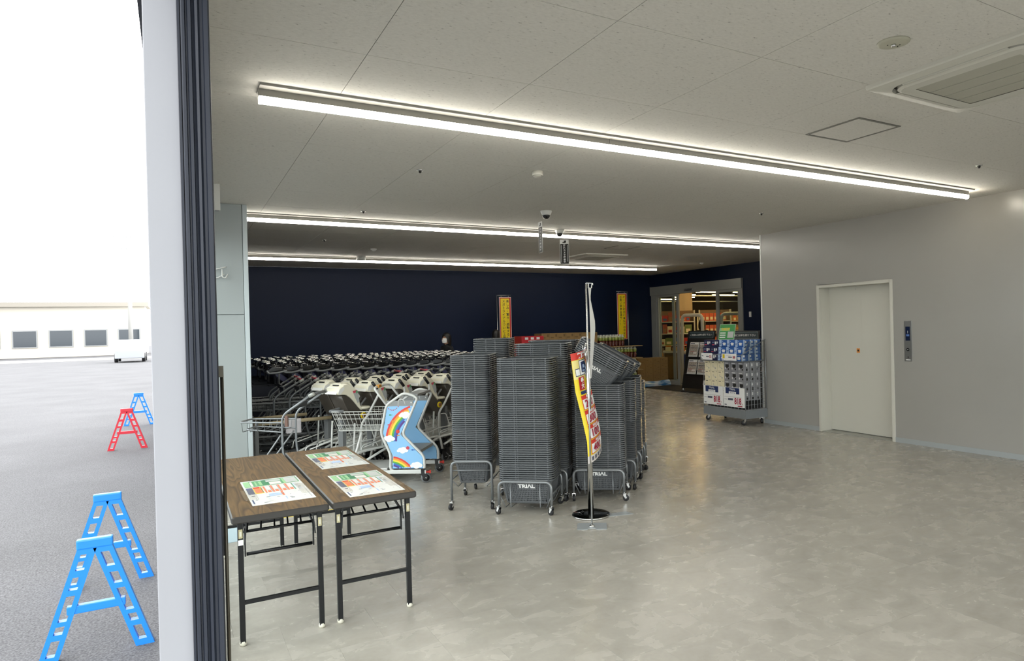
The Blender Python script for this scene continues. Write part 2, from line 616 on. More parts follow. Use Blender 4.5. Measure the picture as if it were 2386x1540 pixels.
# ceiling: slab plus mineral-fibre boards
ceil = struct(MB().box(-0.1, XN + 0.2, Y0, YB + 0.1, HC + 0.012, HC + 0.25).build('ceiling', mat('ceiling_gap', '45433f', 0.9)), 'pale mineral fibre ceiling of square boards')
CP = 0.885
gb = 0.0016
bme = MB().box(-CP / 2 + gb, CP / 2 - gb, -CP / 2 + gb, CP / 2 - gb, HC, HC + 0.0119).mesh('ceiling_board', 'ceiling_board')
for i in range(-1, 14):
    for j in range(-6, 18):
        x, y = 0.835 + CP * (i - 0.5), 2.5 + CP * (j - 0.5)
        x0, x1, y0, y1 = max(x - CP / 2, -0.06), min(x + CP / 2, XN), max(y - CP / 2, Y0), min(y + CP / 2, YB)
        if x1 - x0 < 0.02 or y1 - y0 < 0.02:
            continue
        if x1 - x0 > CP - 0.001 and y1 - y0 > CP - 0.001:
            o = use('ceiling_board', bme, ceil); o.location = (x, y, 0)
        else:
            MB().box(x0 + gb, x1 - gb, y0 + gb, y1 - gb, HC, HC + 0.0119).build('ceiling_board', 'ceiling_board', ceil)

# grey lift wall with a door opening, and its return behind the corner
EL0, EL1, EH = 5.36, 6.52, 2.05
wr = MB()
wr.box(XW, XW + 0.24, Y0, EL0, 0, HC).box(XW, XW + 0.24, EL1, YW, 0, HC).box(XW, XW + 0.24, EL0, EL1, EH, HC)
struct(wr.build('wall_right', 'wall_grey'), 'plain grey wall with the lift')
struct(MB().box(XW + 0.24, XN, YW - 0.2, YW, 0, HC).build('wall_return', 'wall_navy'), 'navy return wall behind the grey corner')
struct(MB().box(XW - 0.004, XW + 0.02, YW - 0.02, YW + 0.006, 0, HC).build('trim_1', 'white_plastic'), 'thin white corner bead of the grey wall')
for a, c_ in ((Y0, EL0 - 0.012), (EL1 + 0.012, YW - 0.022)):
    struct(MB().box(XW - 0.008, XW, a, c_, 0, 0.062).build('baseboard_right', 'baseboard', bev=0.002), 'low grey vinyl skirting on the grey wall')
# navy back wall and door wall
struct(MB().box(-0.1, XN + 0.2, YB, YB + 0.2, 0, HC).build('wall_back', 'wall_navy'), 'dark navy back wall')
D0, D1, DH = 11.35, 14.72, 2.35
wn_ = MB()
wn_.box(XN, XN + 0.2, YW, D0, 0, HC).box(XN, XN + 0.2, D1, YB, 0, HC).box(XN, XN + 0.2, D0, D1, DH + 0.23, HC)
struct(wn_.build('wall_entrance', 'wall_navy'), 'dark navy wall around the sliding store door')
wf = struct(MB().box(-0.1, XW + 0.24, Y0 - 0.12, Y0, 2.7, HC).box(-0.1, XW + 0.24, Y0 - 0.12, Y0, 0, 0.06).build('wall_front', 'wall_grey'), 'unseen near end of the room, grey head and sill around added glazing')
wq = struct(MB().box(-0.05, XW + 0.2, Y0 - 0.065, Y0 - 0.055, 0.06, 2.7).build('added_window', 'clear_glass'), 'unseen clear glazing added at the near end for daylight')  # unseen window, added to bring daylight onto the near floor and baskets
for k in range(6):
    MB().box(-0.05 + 1.57 * k, 0.01 + 1.57 * k, Y0 - 0.1, Y0 - 0.02, 0.06, 2.7).build('mullion', 'dark_frame', wq)
# left side: glazing next to the entrance, solid wall behind the column
struct(MB().box(-0.06, 0.1, 8.3, YB, 0, HC).build('wall_left', 'wall_navy'), 'navy wall behind the metal column')
struct(MB().box(-0.08, 0.09, Y0, 8.3, 2.62, HC + 0.2).build('trim_2', 'dark_frame'), 'dark head beam above the entrance')
win = struct(MB().box(0.02, 0.03, 2.1, 7.84, 0.1, 2.62).build('window_1', 'clear_glass'), 'clear glazing beside the entrance')
fm = MB().box(-0.005, 0.055, 2.1, 7.84, 0, 0.1).box(-0.005, 0.055, 2.1, 7.84, 2.56, 2.62)
for y in (4.0, 5.9, 7.8):
    fm.box(-0.005, 0.055, y - 0.025, y + 0.025, 0.1, 2.56)
fm.build('window_frame', 'dark_frame', win)

# near jamb: white outer pillar and dark ribbed door post
struct(MB().box(-0.053, 0.0215, 2.0, 2.09, 0, 3.0).build('trim_3', 'white_paint', bev=0.002), 'white painted outer pillar of the entrance')
prof = [(0.0215, 2.09), (0.0215, 1.985), (0.0265, 1.985), (0.0265, 1.996), (0.0285, 1.996), (0.0285, 1.98), (0.031, 1.976), (0.037, 1.976), (0.039, 1.983), (0.042, 1.983), (0.044, 1.977), (0.051, 1.977),
        (0.053, 1.985), (0.058, 1.987), (0.060, 1.979), (0.066, 1.978), (0.071, 1.986), (0.077, 1.986), (0.079, 1.981), (0.089, 1.981), (0.092, 1.985), (0.093, 1.99), (0.093, 2.09)]
jamb = struct(MB().prism(prof, 0, 3.0, lambda a, c_, h: (a, c_, h)).build('door_1', 'dark_frame'), 'dark ribbed edge of the sliding entrance door')
MB().box(0.0235, 0.0262, 1.988, 1.995, 0, 3.0).build('rubber_seal', 'rubber', jamb)
hb = MB()
hb.tube([(0.104, 2.075, 0.2), (0.104, 2.075, 1.46)], 0.0045, 8).box(0.093, 0.108, 2.068, 2.082, 1.44, 1.47)
hb.build('pull_bar', mat('bronze', '4a463c', 0.35, 0.6), jamb)

# metal-clad column
colm = struct(MB().box(0.1, 0.655, 7.86, 8.3, 0, HC).build('column', mat('column_core', '8a9292', 0.5)), 'grey metal clad column beside the carts')
MB().box(0.105, 0.615, 7.85, 7.8595, 0.0, 1.766).build('cladding_panel', 'metal_panel', colm, bev=0.002)
MB().box(0.105, 0.615, 7.85, 7.8595, 1.772, HC - 0.001).build('cladding_panel', 'metal_panel', colm, bev=0.002)
MB().box(0.619, 0.664, 7.842, 7.8595, 0.0, HC - 0.001).build('corner_trim', 'panel_trim', colm, bev=0.003)
MB().box(0.6552, 0.664, 7.86, 8.3, 0.0, HC - 0.001).build('corner_trim', 'panel_trim', colm)

# ------------------------------------------------------------------ outside
struct(MB().add([(-90, -60, -0.02), (60, -60, -0.02), (60, Y0 - 0.13, -0.02), (-0.06, Y0 - 0.13, -0.02), (-0.06, 160, -0.02), (-90, 160, -0.02), (-90, Y0 - 0.13, -0.02)], [(0, 1, 2, 3, 6), (6, 3, 4, 5)]).build('ground_outside', 'asphalt'), 'dark asphalt of the car park')
# ------------------------------------------------------------------ ceiling fixtures
mat('p_grey', 'b8bab6', 0.55)
mat('strip_glow', 'ffffff', 0.5, emit=STRIP_STRENGTH, ecol=(1.0, 0.98, 0.935))
SEG = 2.29
mat('lamp_housing', '9b9890', 0.5)
mat('lamp_end', 'ffffff', 0.5, emit=STRIP_STRENGTH * 0.5, ecol=(1.0, 0.98, 0.935))
mat('lamp_end_boosted', 'ffffff', 0.5, emit=STRIP_STRENGTH * 7, ecol=(1.0, 0.96, 0.88))  # glow added on one end cap, far above the tube's own
lh = MB().box(0, SEG - 0.004, -0.085, 0.085, -0.012, 0).box(0, SEG - 0.004, -0.02, 0.02, -0.05, -0.012).mesh('housing', 'lamp_housing')
dprof = [(-0.019, -0.05), (-0.019, -0.078), (-0.013, -0.087), (0, -0.09), (0.013, -0.087), (0.019, -0.078), (0.019, -0.05)]
ld = MB().prism(dprof, 0.012, SEG - 0.018, lambda a, c_, h: (h, a, c_), smooth=True).mesh('diffuser', 'strip_glow')
le = MB().prism([(a * 1.06, c_ - 0.001) for a, c_ in dprof], 0.0, 0.012, lambda a, c_, h: (h, a, c_)).mesh('end_cap', 'lamp_end')
rows = [(4.10, 3, 'nearest ceiling light line'), (8.38, 4, 'middle ceiling light line'), (12.6, 4, 'farthest ceiling light line')]
for y, cnt, nm in rows:
    for k in range(cnt):
        t = thing('line_light', 'lit white tube, %s from the left in the %s' % (ORD[k], nm), 'ceiling light', (0.42 + SEG * k, y, HC), 0, 'linear ceiling lights')
        use('housing', lh, t); use('diffuser', ld, t)
        use('end_cap', le, t)
        o = use('end_cap', le, t, Matrix.Translation((SEG - 0.018, 0, 0)))
        if cnt == 3 and k == 2:                      # this end cap's glow is boosted to brighten the grey wall
            o.data = le.copy(); o.data.materials.clear(); o.data.materials.append(MATS['lamp_end_boosted'])

def air_con(x0, y0, s, label):
    t = thing('ceiling_air_conditioner', label, 'air conditioner', (x0 + s / 2, y0 + s / 2, HC))
    out = rrect(s, s, 0.02, 3); slot_o = rrect(s * 0.86, s * 0.86, 0.13, 6); slot_i = rrect(s * 0.80, s * 0.80, 0.10, 6); slot_i2 = rrect(s * 0.80, s * 0.80, 0.10, 6)
    mb = MB()
    a = [(x, y, 0) for x, y in rrect(s, s, 0.13, 6)]
    sq = rrect(s, s, 0.004, 6); sq2 = rrect(s - 0.012, s - 0.012, 0.004, 6)
    mb.loops([[(x, y, 0) for x, y in sq], [(x, y, -0.018) for x, y in sq], [(x, y, -0.026) for x, y in sq2], [(x, y, -0.036) for x, y in slot_o], [(x, y, -0.010) for x, y in rrect(s * 0.85, s * 0.85, 0.125, 6)]], smooth=False)
    mb.build('outer_panel', 'cream_paint', t)
    MB().loops([[(x, y, -0.009) for x, y in rrect(s * 0.855, s * 0.855, 0.125, 6)], [(x, y, -0.0095) for x, y in rrect(s * 0.5, s * 0.5, 0.1, 6)]], smooth=False).build('air_slot', mat('slot_dark', '4a4541', 0.7), t)
    mb = MB().loops([[(x, y, -0.008) for x, y in slot_i], [(x, y, -0.036) for x, y in slot_i], [(x, y, -0.046) for x, y in rrect(s * 0.76, s * 0.76, 0.08, 6)], [(x, y, -0.046) for x, y in rrect(s * 0.60, s * 0.60, 0.012, 6)]], smooth=False)
    mb.build('inner_panel', 'cream_paint', t)
    q = s * 0.60 / 4
    for k in range(4):
        x = -s * 0.30 + q * k
        MB().box(x + 0.004, x + q - 0.004, -s * 0.298, s * 0.298, -0.044, -0.03).build('intake_grille', mat('grille', 'b4b2a4', 0.7, bump=(260, 0.8)), t)
    MB().box(-s * 0.3, s * 0.3, -s * 0.3, s * 0.3, -0.041, -0.025).build('grille_backing', 'cream_dark', t)
    for k in range(4):
        lv = MB().box(-s * 0.30, s * 0.30, s * 0.402, s * 0.427, -0.04, -0.034)
        lv.build('louvre', 'cream_paint', t, bev=0.002).rotation_euler = (0, 0, PI / 2 * k)
    return t
air_con(3.47, 1.59, 0.94, 'large ceiling cassette air conditioner at the top right of the view')
air_con(6.46, 10.6, 0.94, 'distant ceiling cassette air conditioner near the hanging camera signs')

def hatch(x0, y0, s, label):
    t = thing('ceiling_hatch', label, 'ceiling hatch', (x0 + s / 2, y0 + s / 2, HC))
    a, b_ = rrect(s, s, 0.003, 1), rrect(s - 0.036, s - 0.036, 0.003, 1)
    MB().loops([[(x, y, 0) for x, y in a], [(x, y, -0.005) for x, y in a], [(x, y, -0.005) for x, y in b_], [(x, y, 0.0) for x, y in b_]], smooth=False).build('rim', mat('hatch_rim', '76746c', 0.6, 0.3), t)
    MB().box(-s / 2 + 0.024, s / 2 - 0.024, -s / 2 + 0.024, s / 2 - 0.024, -0.004, 0.0).build('lid', 'ceiling_board', t)
hatch(3.95, 2.93, 0.455, 'square access hatch in the ceiling below the large air conditioner')
hatch(6.40, 9.45, 0.455, 'distant square access hatch in the ceiling near the middle light line')

t = thing('emergency_light', 'round flush emergency light in the ceiling beside the large air conditioner', 'emergency light', (3.05, 2.06, HC))
MB().lathe([(0.0, -0.012), (0.06, -0.011), (0.074, -0.006), (0.076, 0)], 28).build('cover', mat('emer', 'b4b2a0', 0.5), t)
MB().lathe([(0.0, -0.024), (0.009, -0.022), (0.013, -0.012)], 14).build('lamp', 'chrome', t)
for x, y in ((0.035, 0.0), (-0.02, 0.018), (0.03, -0.014), (0.04, 0.006)):
    MB().cyl((x, y, -0.0135), (x, y, -0.0105), 0.003, 8).build('indicator', 'text_dark', t)

def lathe_thing(name, label, cat, x, y, parts, group=None):
    t = thing(name, label, cat, (x, y, HC), 0, group)
    for pn, prof, mt in parts:
        MB().lathe(prof, 20).build(pn, mt, t)
lathe_thing('fire_detector', 'cream round ceiling detector above the basket stacks', 'detector', 2.72, 5.24, [('base', [(0.048, 0), (0.048, -0.035), (0.046, -0.038)], 'cream_paint'), ('sensor_cap', [(0.036, -0.037), (0.034, -0.045), (0.0, -0.046)], 'cream_paint')])
lathe_thing('ceiling_speaker', 'white drum shaped ceiling fitting on the farthest light line', 'detector', 2.85, 12.35, [('drum', [(0.078, 0), (0.078, -0.07), (0.074, -0.074), (0, -0.074)], 'white_plastic')])
lathe_thing('fire_detector', 'small conical ceiling detector on the left before the farthest light line', 'detector', 2.79, 11.2, [('base', [(0.05, 0), (0.05, -0.012), (0.02, -0.04), (0, -0.041)], 'white_plastic')], 'small conical detectors')
lathe_thing('fire_detector', 'small conical ceiling detector near the sliding store door', 'detector', 10.0, 11.5, [('base', [(0.05, 0), (0.05, -0.012), (0.02, -0.04), (0, -0.041)], 'white_plastic')], 'small conical detectors')
for x, y, lb in ((1.80, 5.61, 'behind the nearest light line on the left'), (1.83, 7.76, 'just before the middle light line'), (6.19, 3.37, 'at the far right above the grey wall'), (6.26, 6.07, 'near the lift wall'), (1.88, 10.36, 'between the middle and farthest light lines')):
    lathe_thing('sprinkler_head', 'tiny sprinkler head in the ceiling %s' % lb, 'sprinkler', x, y, [('ring', [(0.03, 0), (0.026, -0.006), (0.012, -0.007)], 'chrome'), ('head', [(0.012, -0.004), (0.012, -0.018), (0.006, -0.026), (0, -0.027)], 'text_dark')], 'ceiling sprinklers')
for x, y, lb in ((3.72, 6.97, 'white dome security camera on the ceiling, the nearer of the two'), (4.60, 8.24, 'white dome security camera on the ceiling over the middle light line')):
    lathe_thing('dome_camera', lb, 'security camera', x, y, [('housing', [(0.066, 0), (0.066, -0.01), (0.05, -0.046), (0.046, -0.05)], 'white_plastic'), ('dome', [(0.045, -0.048), (0.042, -0.066), (0.03, -0.083), (0.014, -0.092), (0, -0.094)], 'black_gloss')], 'dome cameras')

def hanging_sign(x, y, rz, z0, z1, wd, label):
    t = thing('hanging_sign', label, 'sign', (x, y, z0), rz, 'hanging camera signs')
    h = z1 - z0
    MB().box(-wd / 2, wd / 2, -0.0015, 0.0015, 0, h).build('board', 'paper', t)
    MB().cyl((0, 0, h), (0, 0, HC - z0), 0.001, 5).build('cord', 'text_white', t)
    for s in (-1, 1):
        M = frame((0, -0.0016 if s < 0 else 0.0016, 0), (-s, 0, 0), (0, 0, 1))
        prints(t, M, [(-wd * 0.46, wd * 0.46, h * 0.01, h * 0.82, 'text_dark'), (-wd * 0.2, wd * 0.15, h * 0.86, h * 0.90, 'text_dark'), (-wd * 0.05, wd * 0.2, h * 0.89, h * 0.96, 'text_dark'), (-wd * 0.37, -wd * 0.31, h * 0.06, h * 0.78, 'p_grey', 2), (wd * 0.31, wd * 0.37, h * 0.10, h * 0.78, 'p_grey', 2)])
        M2 = frame((0, (-0.0022 if s < 0 else 0.0022), 0), (-s, 0, 0), (0, 0, 1)) @ Matrix.Translation((0, h * 0.42, 0.0004))
        txt('防\n犯\nカ\nメ\nラ\n録\n画\n中', h * 0.088, 'text_white', t, M2, 0.03, lead=1.08)
hanging_sign(3.665, 7.02, rad(-96), 2.43, 2.79, 0.12, 'narrow black and white camera notice hanging edge-on below the nearer dome camera')
hanging_sign(4.66, 8.22, rad(-28), 2.435, 2.775, 0.125, 'black camera notice with white Japanese lettering hanging face-on below the farther dome camera')

MB_ = MB().box(-0.024, 0.024, -0.03, 0.03, -0.235, 0)
t = thing('sensor_box', 'white vertical box hanging from the ceiling by the metal column', 'sensor', (0.345, 6.89, HC))
MB_.build('box', 'white_plastic', t, bev=0.003)
MB().box(-0.018, 0.018, -0.025, 0.025, -0.238, -0.2345).build('lens_plate', 'grey_mid', t)
t = thing('wall_hook', 'white wire hook bracket on the metal column', 'hook', (0.40, 7.85, 2.18))
MB().tube([(-0.06, 0, 0.03), (-0.04, -0.03, 0.05), (0.06, -0.05, 0.075)], 0.006, 6).tube([(-0.06, 0, -0.04), (-0.02, -0.03, -0.035), (0.04, -0.05, 0.0)], 0.005, 6).build('bracket', 'white_plastic', t)
MB().tube(round_path([(0.02, -0.05, 0.05), (0.02, -0.05, -0.03), (0.05, -0.05, -0.04), (0.07, -0.05, 0.0)], 0.02), 0.007, 6).build('hook', 'white_plastic', t)

# ------------------------------------------------------------------ lift
XD = XW + 0.19
el = struct(MB().box(XD, XD + 0.03, 5.405, 5.957, 0.012, 2.03).build('door_2', 'cream_paint', bev=0.002), 'cream two-leaf sliding lift door in the grey wall')
MB().box(XD + 0.012, XD + 0.04, 5.962, 6.49, 0.012, 2.03).build('door_leaf', 'cream_paint', el, bev=0.002)
jb = MB()
jb.box(XW - 0.014, XD + 0.06, EL0 - 0.012, EL0 + 0.03, 0, EH + 0.012).box(XW - 0.014, XD + 0.06, EL1 - 0.03, EL1 + 0.012, 0, EH + 0.012).box(XW - 0.014, XD + 0.06, EL0 + 0.03, EL1 - 0.03, EH - 0.028, EH + 0.012)
jb.build('door_frame', 'cream_paint', el, bev=0.003)
MB().box(XW, XD + 0.06, EL0 + 0.03, EL1 - 0.03, -0.002, 0.006).build('sill', 'alu', el)
MB().box(XD + 0.06, XD + 0.08, EL0, EL1, 0, EH).build('shaft_back', 'rubber', el)
tk = MB().box(XD - 0.0015, XD + 0.002, 6.0, 6.05, 1.11, 1.17).build('warning_sticker', 'orange', el)
tk.location.x = 0.011
MB().lathe([(0.014, 0), (0.014, 0.001), (0.007, 0.001), (0.007, 0)], 16, frame((XD + 0.009, 6.025, 1.14), (0, 1, 0), (0, 0, 1))).build('warning_ring', 'text_dark', el)
MB().lathe([(0.006, 0), (0.005, -0.002), (0, -0.002)], 8, frame((XD + 0.002, 6.04, 1.98), (0, 1, 0), (0, 0, 1))).build('bolt', 'steel', el)
t = thing('lift_panel', 'brushed steel lift call panel with a blue display on the grey wall', 'lift panel', (XW, 5.15, 1.03))
MB().box(-0.008, 0, -0.05, 0.05, 0, 0.5).build('plate', 'steel', t, bev=0.001)
MB().box(-0.0095, -0.007, -0.03, 0.03, 0.255, 0.43).build('display', 'screen', t)
MB().box(-0.0098, -0.0085, -0.02, 0.02, 0.31, 0.335).build('floor_bar', mat('lcd', '5a7ab8', 0.3), t)
txt('1', 0.045, 'text_white', t, frame((-0.0102, 0, 0.36), (0, -1, 0), (0, 0, 1)), 0.02)
MB().lathe([(0.019, 0), (0.019, 0.007), (0.015, 0.008), (0, 0.008)], 16, frame((-0.008, 0, 0.145), (0, -1, 0), (0, 0, 1))).build('call_button', 'black_gloss', t)
txt('▲', 0.018, 'text_white', t, frame((-0.0165, 0, 0.145), (0, -1, 0), (0, 0, 1)))
prints(t, frame((-0.0082, 0, 0), (0, -1, 0), (0, 0, 1)), [(-0.03, 0.03, 0.012, 0.022, 'text_white'), (-0.008, 0.004, 0.04, 0.06, 'text_dark')])

# ------------------------------------------------------------------ sliding store door
sd = struct(MB().box(XN - 0.06, XN + 0.1, D0 - 0.02, D1 + 0.06, DH, DH + 0.23).build('door_3', 'alu', bev=0.004), 'grey aluminium automatic sliding door of the store')
def upright(x, y0, y1, nm='post'):
    MB().box(x - 0.03, x + 0.03, y0, y1, 0, DH).build(nm, 'alu', sd, bev=0.003)
upright(XN, D1 - 0.17, D1 + 0.05); upright(XN, D0 - 0.02, D0 + 0.03)
MB().box(XN - 0.11, XN - 0.06, 12.98, 13.28, DH + 0.05, DH + 0.1).build('motion_sensor', 'steel', sd, bev=0.006)
def leaf(x, y0, y1, nm='door_leaf'):
    o = MB().box(x - 0.02, x + 0.02, y0, y0 + 0.09, 0.01, DH).box(x - 0.02, x + 0.02, y1 - 0.09, y1, 0.01, DH).box(x - 0.02, x + 0.02, y0 + 0.09, y1 - 0.09, 0.01, 0.12).box(x - 0.02, x + 0.02, y0 + 0.09, y1 - 0.09, DH - 0.06, DH).build(nm, 'alu', sd, bev=0.002)
    MB().box(x - 0.004, x + 0.004, y0 + 0.09, y1 - 0.09, 0.12, DH - 0.06).build('pane', 'clear_glass', o)
    return o
leaf(XN + 0.05, 13.86, D1 - 0.172)
leaf(XN - 0.005, 13.62, D1 - 0.172)
leaf(XN + 0.05, D0 + 0.04, 12.27)
leaf(XN - 0.005, D0 + 0.04, 12.22)
t = thing('wall_switch', 'small white switch plate on the navy wall right of the store door', 'switch', (XN, 11.12, 1.69))
MB().box(-0.008, 0, -0.035, 0.035, 0, 0.12).build('plate', 'white_plastic', t, bev=0.003)
MB().box(-0.011, -0.007, -0.015, 0.015, 0.03, 0.09).build('rocker', 'paper', t, bev=0.002)

# ------------------------------------------------------------------ folding tables
def folding_table(x0, x1, label, tag_left):
    y0, y1, H = 3.735, 5.56, 0.66
    cx = (x0 + x1) / 2
    t = thing('folding_table', label, 'table', (cx, (y0 + y1) / 2, 0), 0, 'brown folding tables')
    L, W = y1 - y0, x1 - x0
    top = MB().box(-W / 2 + 0.006, W / 2 - 0.006, -L / 2 + 0.006, L / 2 - 0.006, H - 0.012, H).build('table_top', 'wood_laminate', t)
    sq, sq2 = rrect(W, L, 0.012, 3), rrect(W - 0.012, L - 0.012, 0.008, 3)
    MB().loops([[(x, y, H) for x, y in sq2], [(x, y, H - 0.006) for x, y in sq], [(x, y, H - 0.03) for x, y in sq], [(x, y, H - 0.036) for x, y in sq2]], cap1=True, smooth=False).build('edge_band', 'dark_edge', t)
    yf, yb = 3.80 - (y0 + y1) / 2, 5.36 - (y0 + y1) / 2
    lx = 0.187
    for yy, s in ((yf, 1), (yb, -1)):
        for sx in (-1, 1):
            lg = MB().box(sx * lx - 0.0125, sx * lx + 0.0125, yy - 0.0125, yy + 0.0125, 0.016, H - 0.036).build('leg', 'black_metal', t, bev=0.002)
            MB().lathe([(0.014, 0.024), (0.017, 0.014), (0.015, 0.003), (0.008, 0.0)], 12, Matrix.Translation((sx * lx, yy, 0))).build('foot_cap', 'foot_cream', lg)
            if yy == yf:
                prints(lg, frame((sx * lx, yy - 0.0128, 0), (1, 0, 0), (0, 0, 1)), [(-0.009, 0.009, 0.54, 0.585, 'sticker_gold'), (-0.004, 0.004, 0.55, 0.574, 'foot_cream', 2)])
                if tag_left and sx < 0:
                    prints(lg, frame((sx * lx, yy - 0.0128, 0), (1, 0, 0), (0, 0, 1)), [(-0.0115, 0.0115, 0.505, 0.532, 'paper')], 'label')
        MB().box(-lx + 0.0125, lx - 0.0125, yy - 0.009, yy + 0.009, 0.205, 0.223).build('stretcher', 'black_metal', t)
        MB().tube([(-lx + 0.03, yy + s * 0.05, 0.44), (lx - 0.03, yy + s * 0.05, 0.44)], 0.009, 8).build('hinge_bar', 'black_metal', t)
        for sx in (-1, 1):
            MB().bar((sx * (lx - 0.024), yy + s * 0.05, 0.43), (sx * (lx - 0.024), yy + s * 0.05, 0.56), 0.006, 0.02).bar((sx * (lx - 0.024), yy + s * 0.05, 0.545), (sx * (lx - 0.03), yy + s * 0.32, H - 0.04), 0.005, 0.018).build('folding_brace', 'black_metal', t)
            MB().bar((sx * (lx - 0.02), yy + s * 0.012, 0.50), (sx * (lx - 0.03), yy + s * 0.02, H - 0.04), 0.006, 0.012).build('stay', 'black_metal', t)
    # shelf rack under the top
    for yy in (yf + 0.09, yb - 0.09):
        MB().tube([(-lx + 0.02, yy, 0.545), (lx - 0.02, yy, 0.545)], 0.0075, 8).build('rack_bar', 'black_metal', t)
    for k in range(5):
        x = -0.13 + 0.065 * k
        MB().tube([(x - 0.02, yf + 0.09, 0.545), (x, yf + 0.28, 0.56), (x, yb - 0.28, 0.56), (x, yb - 0.09, 0.545)], 0.005, 6).build('rack_rod', 'black_metal', t)
    return t
folding_table(0.212, 0.668, 'brown wood-grain folding table nearest the dark door post, one leaflet on it', True)
folding_table(0.684, 1.132, 'brown wood-grain folding table on the right, two leaflets taped on it', False)

mat('p_green', '5f9a6c', 0.55); mat('p_lime', '93bd8c', 0.55); mat('p_dkgreen', '3e7f58', 0.55); mat('p_navy', '4c5878', 0.55); mat('p_blue', 'a9bedc', 0.55); mat('p_orange', 'e07b55', 0.55); mat('p_yellow', 'e2c64a', 0.55); mat('p_grey', 'b8bab6', 0.55); mat('p_pinkgrey', 'd8d0ca', 0.55); mat('p_ink', '4a4f60', 0.55)
def leaflet(x0, x1, y0, y1, rz, label):
    W, L = x1 - x0, y1 - y0
    t = thing('laminated_leaflet', label, 'leaflet', ((x0 + x1) / 2, (y0 + y1) / 2, 0.6602), rz, 'laminated leaflets on the tables')
    MB().box(-W / 2, W / 2, -L / 2, L / 2, 0, 0.0012).build('sheet', mat('leaflet_paper', 'dfe0dc', 0.22), t)
    P = lambda a, b_, c_, d, m_, k=1: (-W / 2 + W * a, -W / 2 + W * b_, -L / 2 + L * c_, -L / 2 + L * d, m_, k)
    R = [P(.03, .97, .71, .965, 'p_green'), P(.03, .13, .72, .96, 'p_lime', 2), P(.34, .5, .74, .965, 'p_dkgreen', 2), P(.42, .68, .86, .94, 'p_grey', 2), P(.46, .66, .73, .84, 'p_pinkgrey', 2), P(.14, .18, .73, .94, 'p_pinkgrey', 2), P(.22, .25, .75, .92, 'p_lime', 2), P(.29, .34, .75, .92, 'p_lime', 2), P(.74, .95, .73, .95, 'p_grey', 2), P(.70, .745, .72, .95, 'p_lime', 2),
         P(.03, .135, .41, .68, 'p_navy'), P(.14, .29, .41, .69, 'p_yellow'), P(.155, .265, .43, .62, 'p_orange', 2), P(.15, .26, .63, .685, 'red_bright', 2), P(.27, .283, .44, .66, 'p_ink', 2), P(.03, .97, .695, .71, 'p_pinkgrey')]
    for k in range(4):
        a = .31 + .125 * k
        R += [P(a, a + .03, .41, .69, 'p_orange'), P(a + .042, a + .11, .54, .68, 'p_pinkgrey'), P(a + .045, a + .1, .42, .50, 'p_orange', 1), P(a + .112, a + .118, .41, .69, 'p_ink')]
    R += [P(.80, .815, .41, .69, 'p_green'), P(.82, .835, .45, .66, 'p_blue'), P(.03, .055, .05, .2, 'p_navy'), P(.06, .12, .33, .36, 'p_ink'), P(.33, .53, .26, .36, 'p_blue'), P(.54, .575, .24, .4, 'p_orange'), P(.56, .58, .08, .2, 'p_blue'), P(.95, .957, .05, .38, 'p_ink'), P(.3, .304, .05, .38, 'p_blue')]
    q = random.Random(3)
    for k in range(26):
        a, c_ = q.uniform(.07, .86), q.uniform(.04, .34)
        R.append(P(a, a + q.uniform(.01, .07), c_, c_ + .012, q.choice(['p_ink', 'p_grey', 'p_ink', 'p_pinkgrey']), 2))
    for k in range(10):
        a, c_ = q.uniform(.84, .9), .42 + .027 * k
        R.append(P(a, a + q.uniform(.03, .07), c_, c_ + .01, q.choice(['p_ink', 'p_grey', 'p_blue']), 2))
    prints(t, Matrix.Translation((0, 0, 0.0012)), R, eps=0.0003)
    for sx in (-1, 1):
        MB().box(sx * (W / 2 - 0.012) - 0.035, sx * (W / 2 - 0.012) + 0.035, -L * 0.3, L * 0.12, 0.0013 + 0.0008, 0.0024).build('clear_tape', mat('tape_clear', 'b5a488', 0.2, alpha=0.10), t)
leaflet(0.318, 0.632, 3.93, 4.61, rad(0.8), 'laminated leaflet with green heading on the left table')
leaflet(0.80, 1.105, 4.71, 5.36, rad(0.5), 'laminated leaflet with green heading at the far end of the right table')
leaflet(0.79, 1.09, 3.81, 4.46, rad(-0.3), 'laminated leaflet with green heading at the near end of the right table')

# floor marks by the tables
tag(MB().box(0.40, 1.16, 6.24, 6.29, 0.0002, 0.0012).build('floor_tape', mat('tape_yellow', 'd8c04a', 0.5)), 'yellow tape line on the floor behind the tables', 'tape')
tag(MB().box(0.22, 0.40, 5.74, 6.16, 0.0002, 0.004).build('blue_sheet', mat('pale_blue', 'b7cbd3', 0.2), bev=0.001), 'pale blue sheet lying on the floor behind the left table', 'sheet')
# ------------------------------------------------------------------ shopping baskets
BL, BW, BH = 0.465, 0.335, 0.215        # rim length, rim width, height
PITCHZ = 0.0181
def basket_ring(o, z, k=4):
    return [(x, y, z) for x, y in rrect(BL + 2 * o, BW + 2 * o, max(0.02, 0.045 + o), k)]
def taper(z):
    return 0.19 * z          # z is negative below the rim

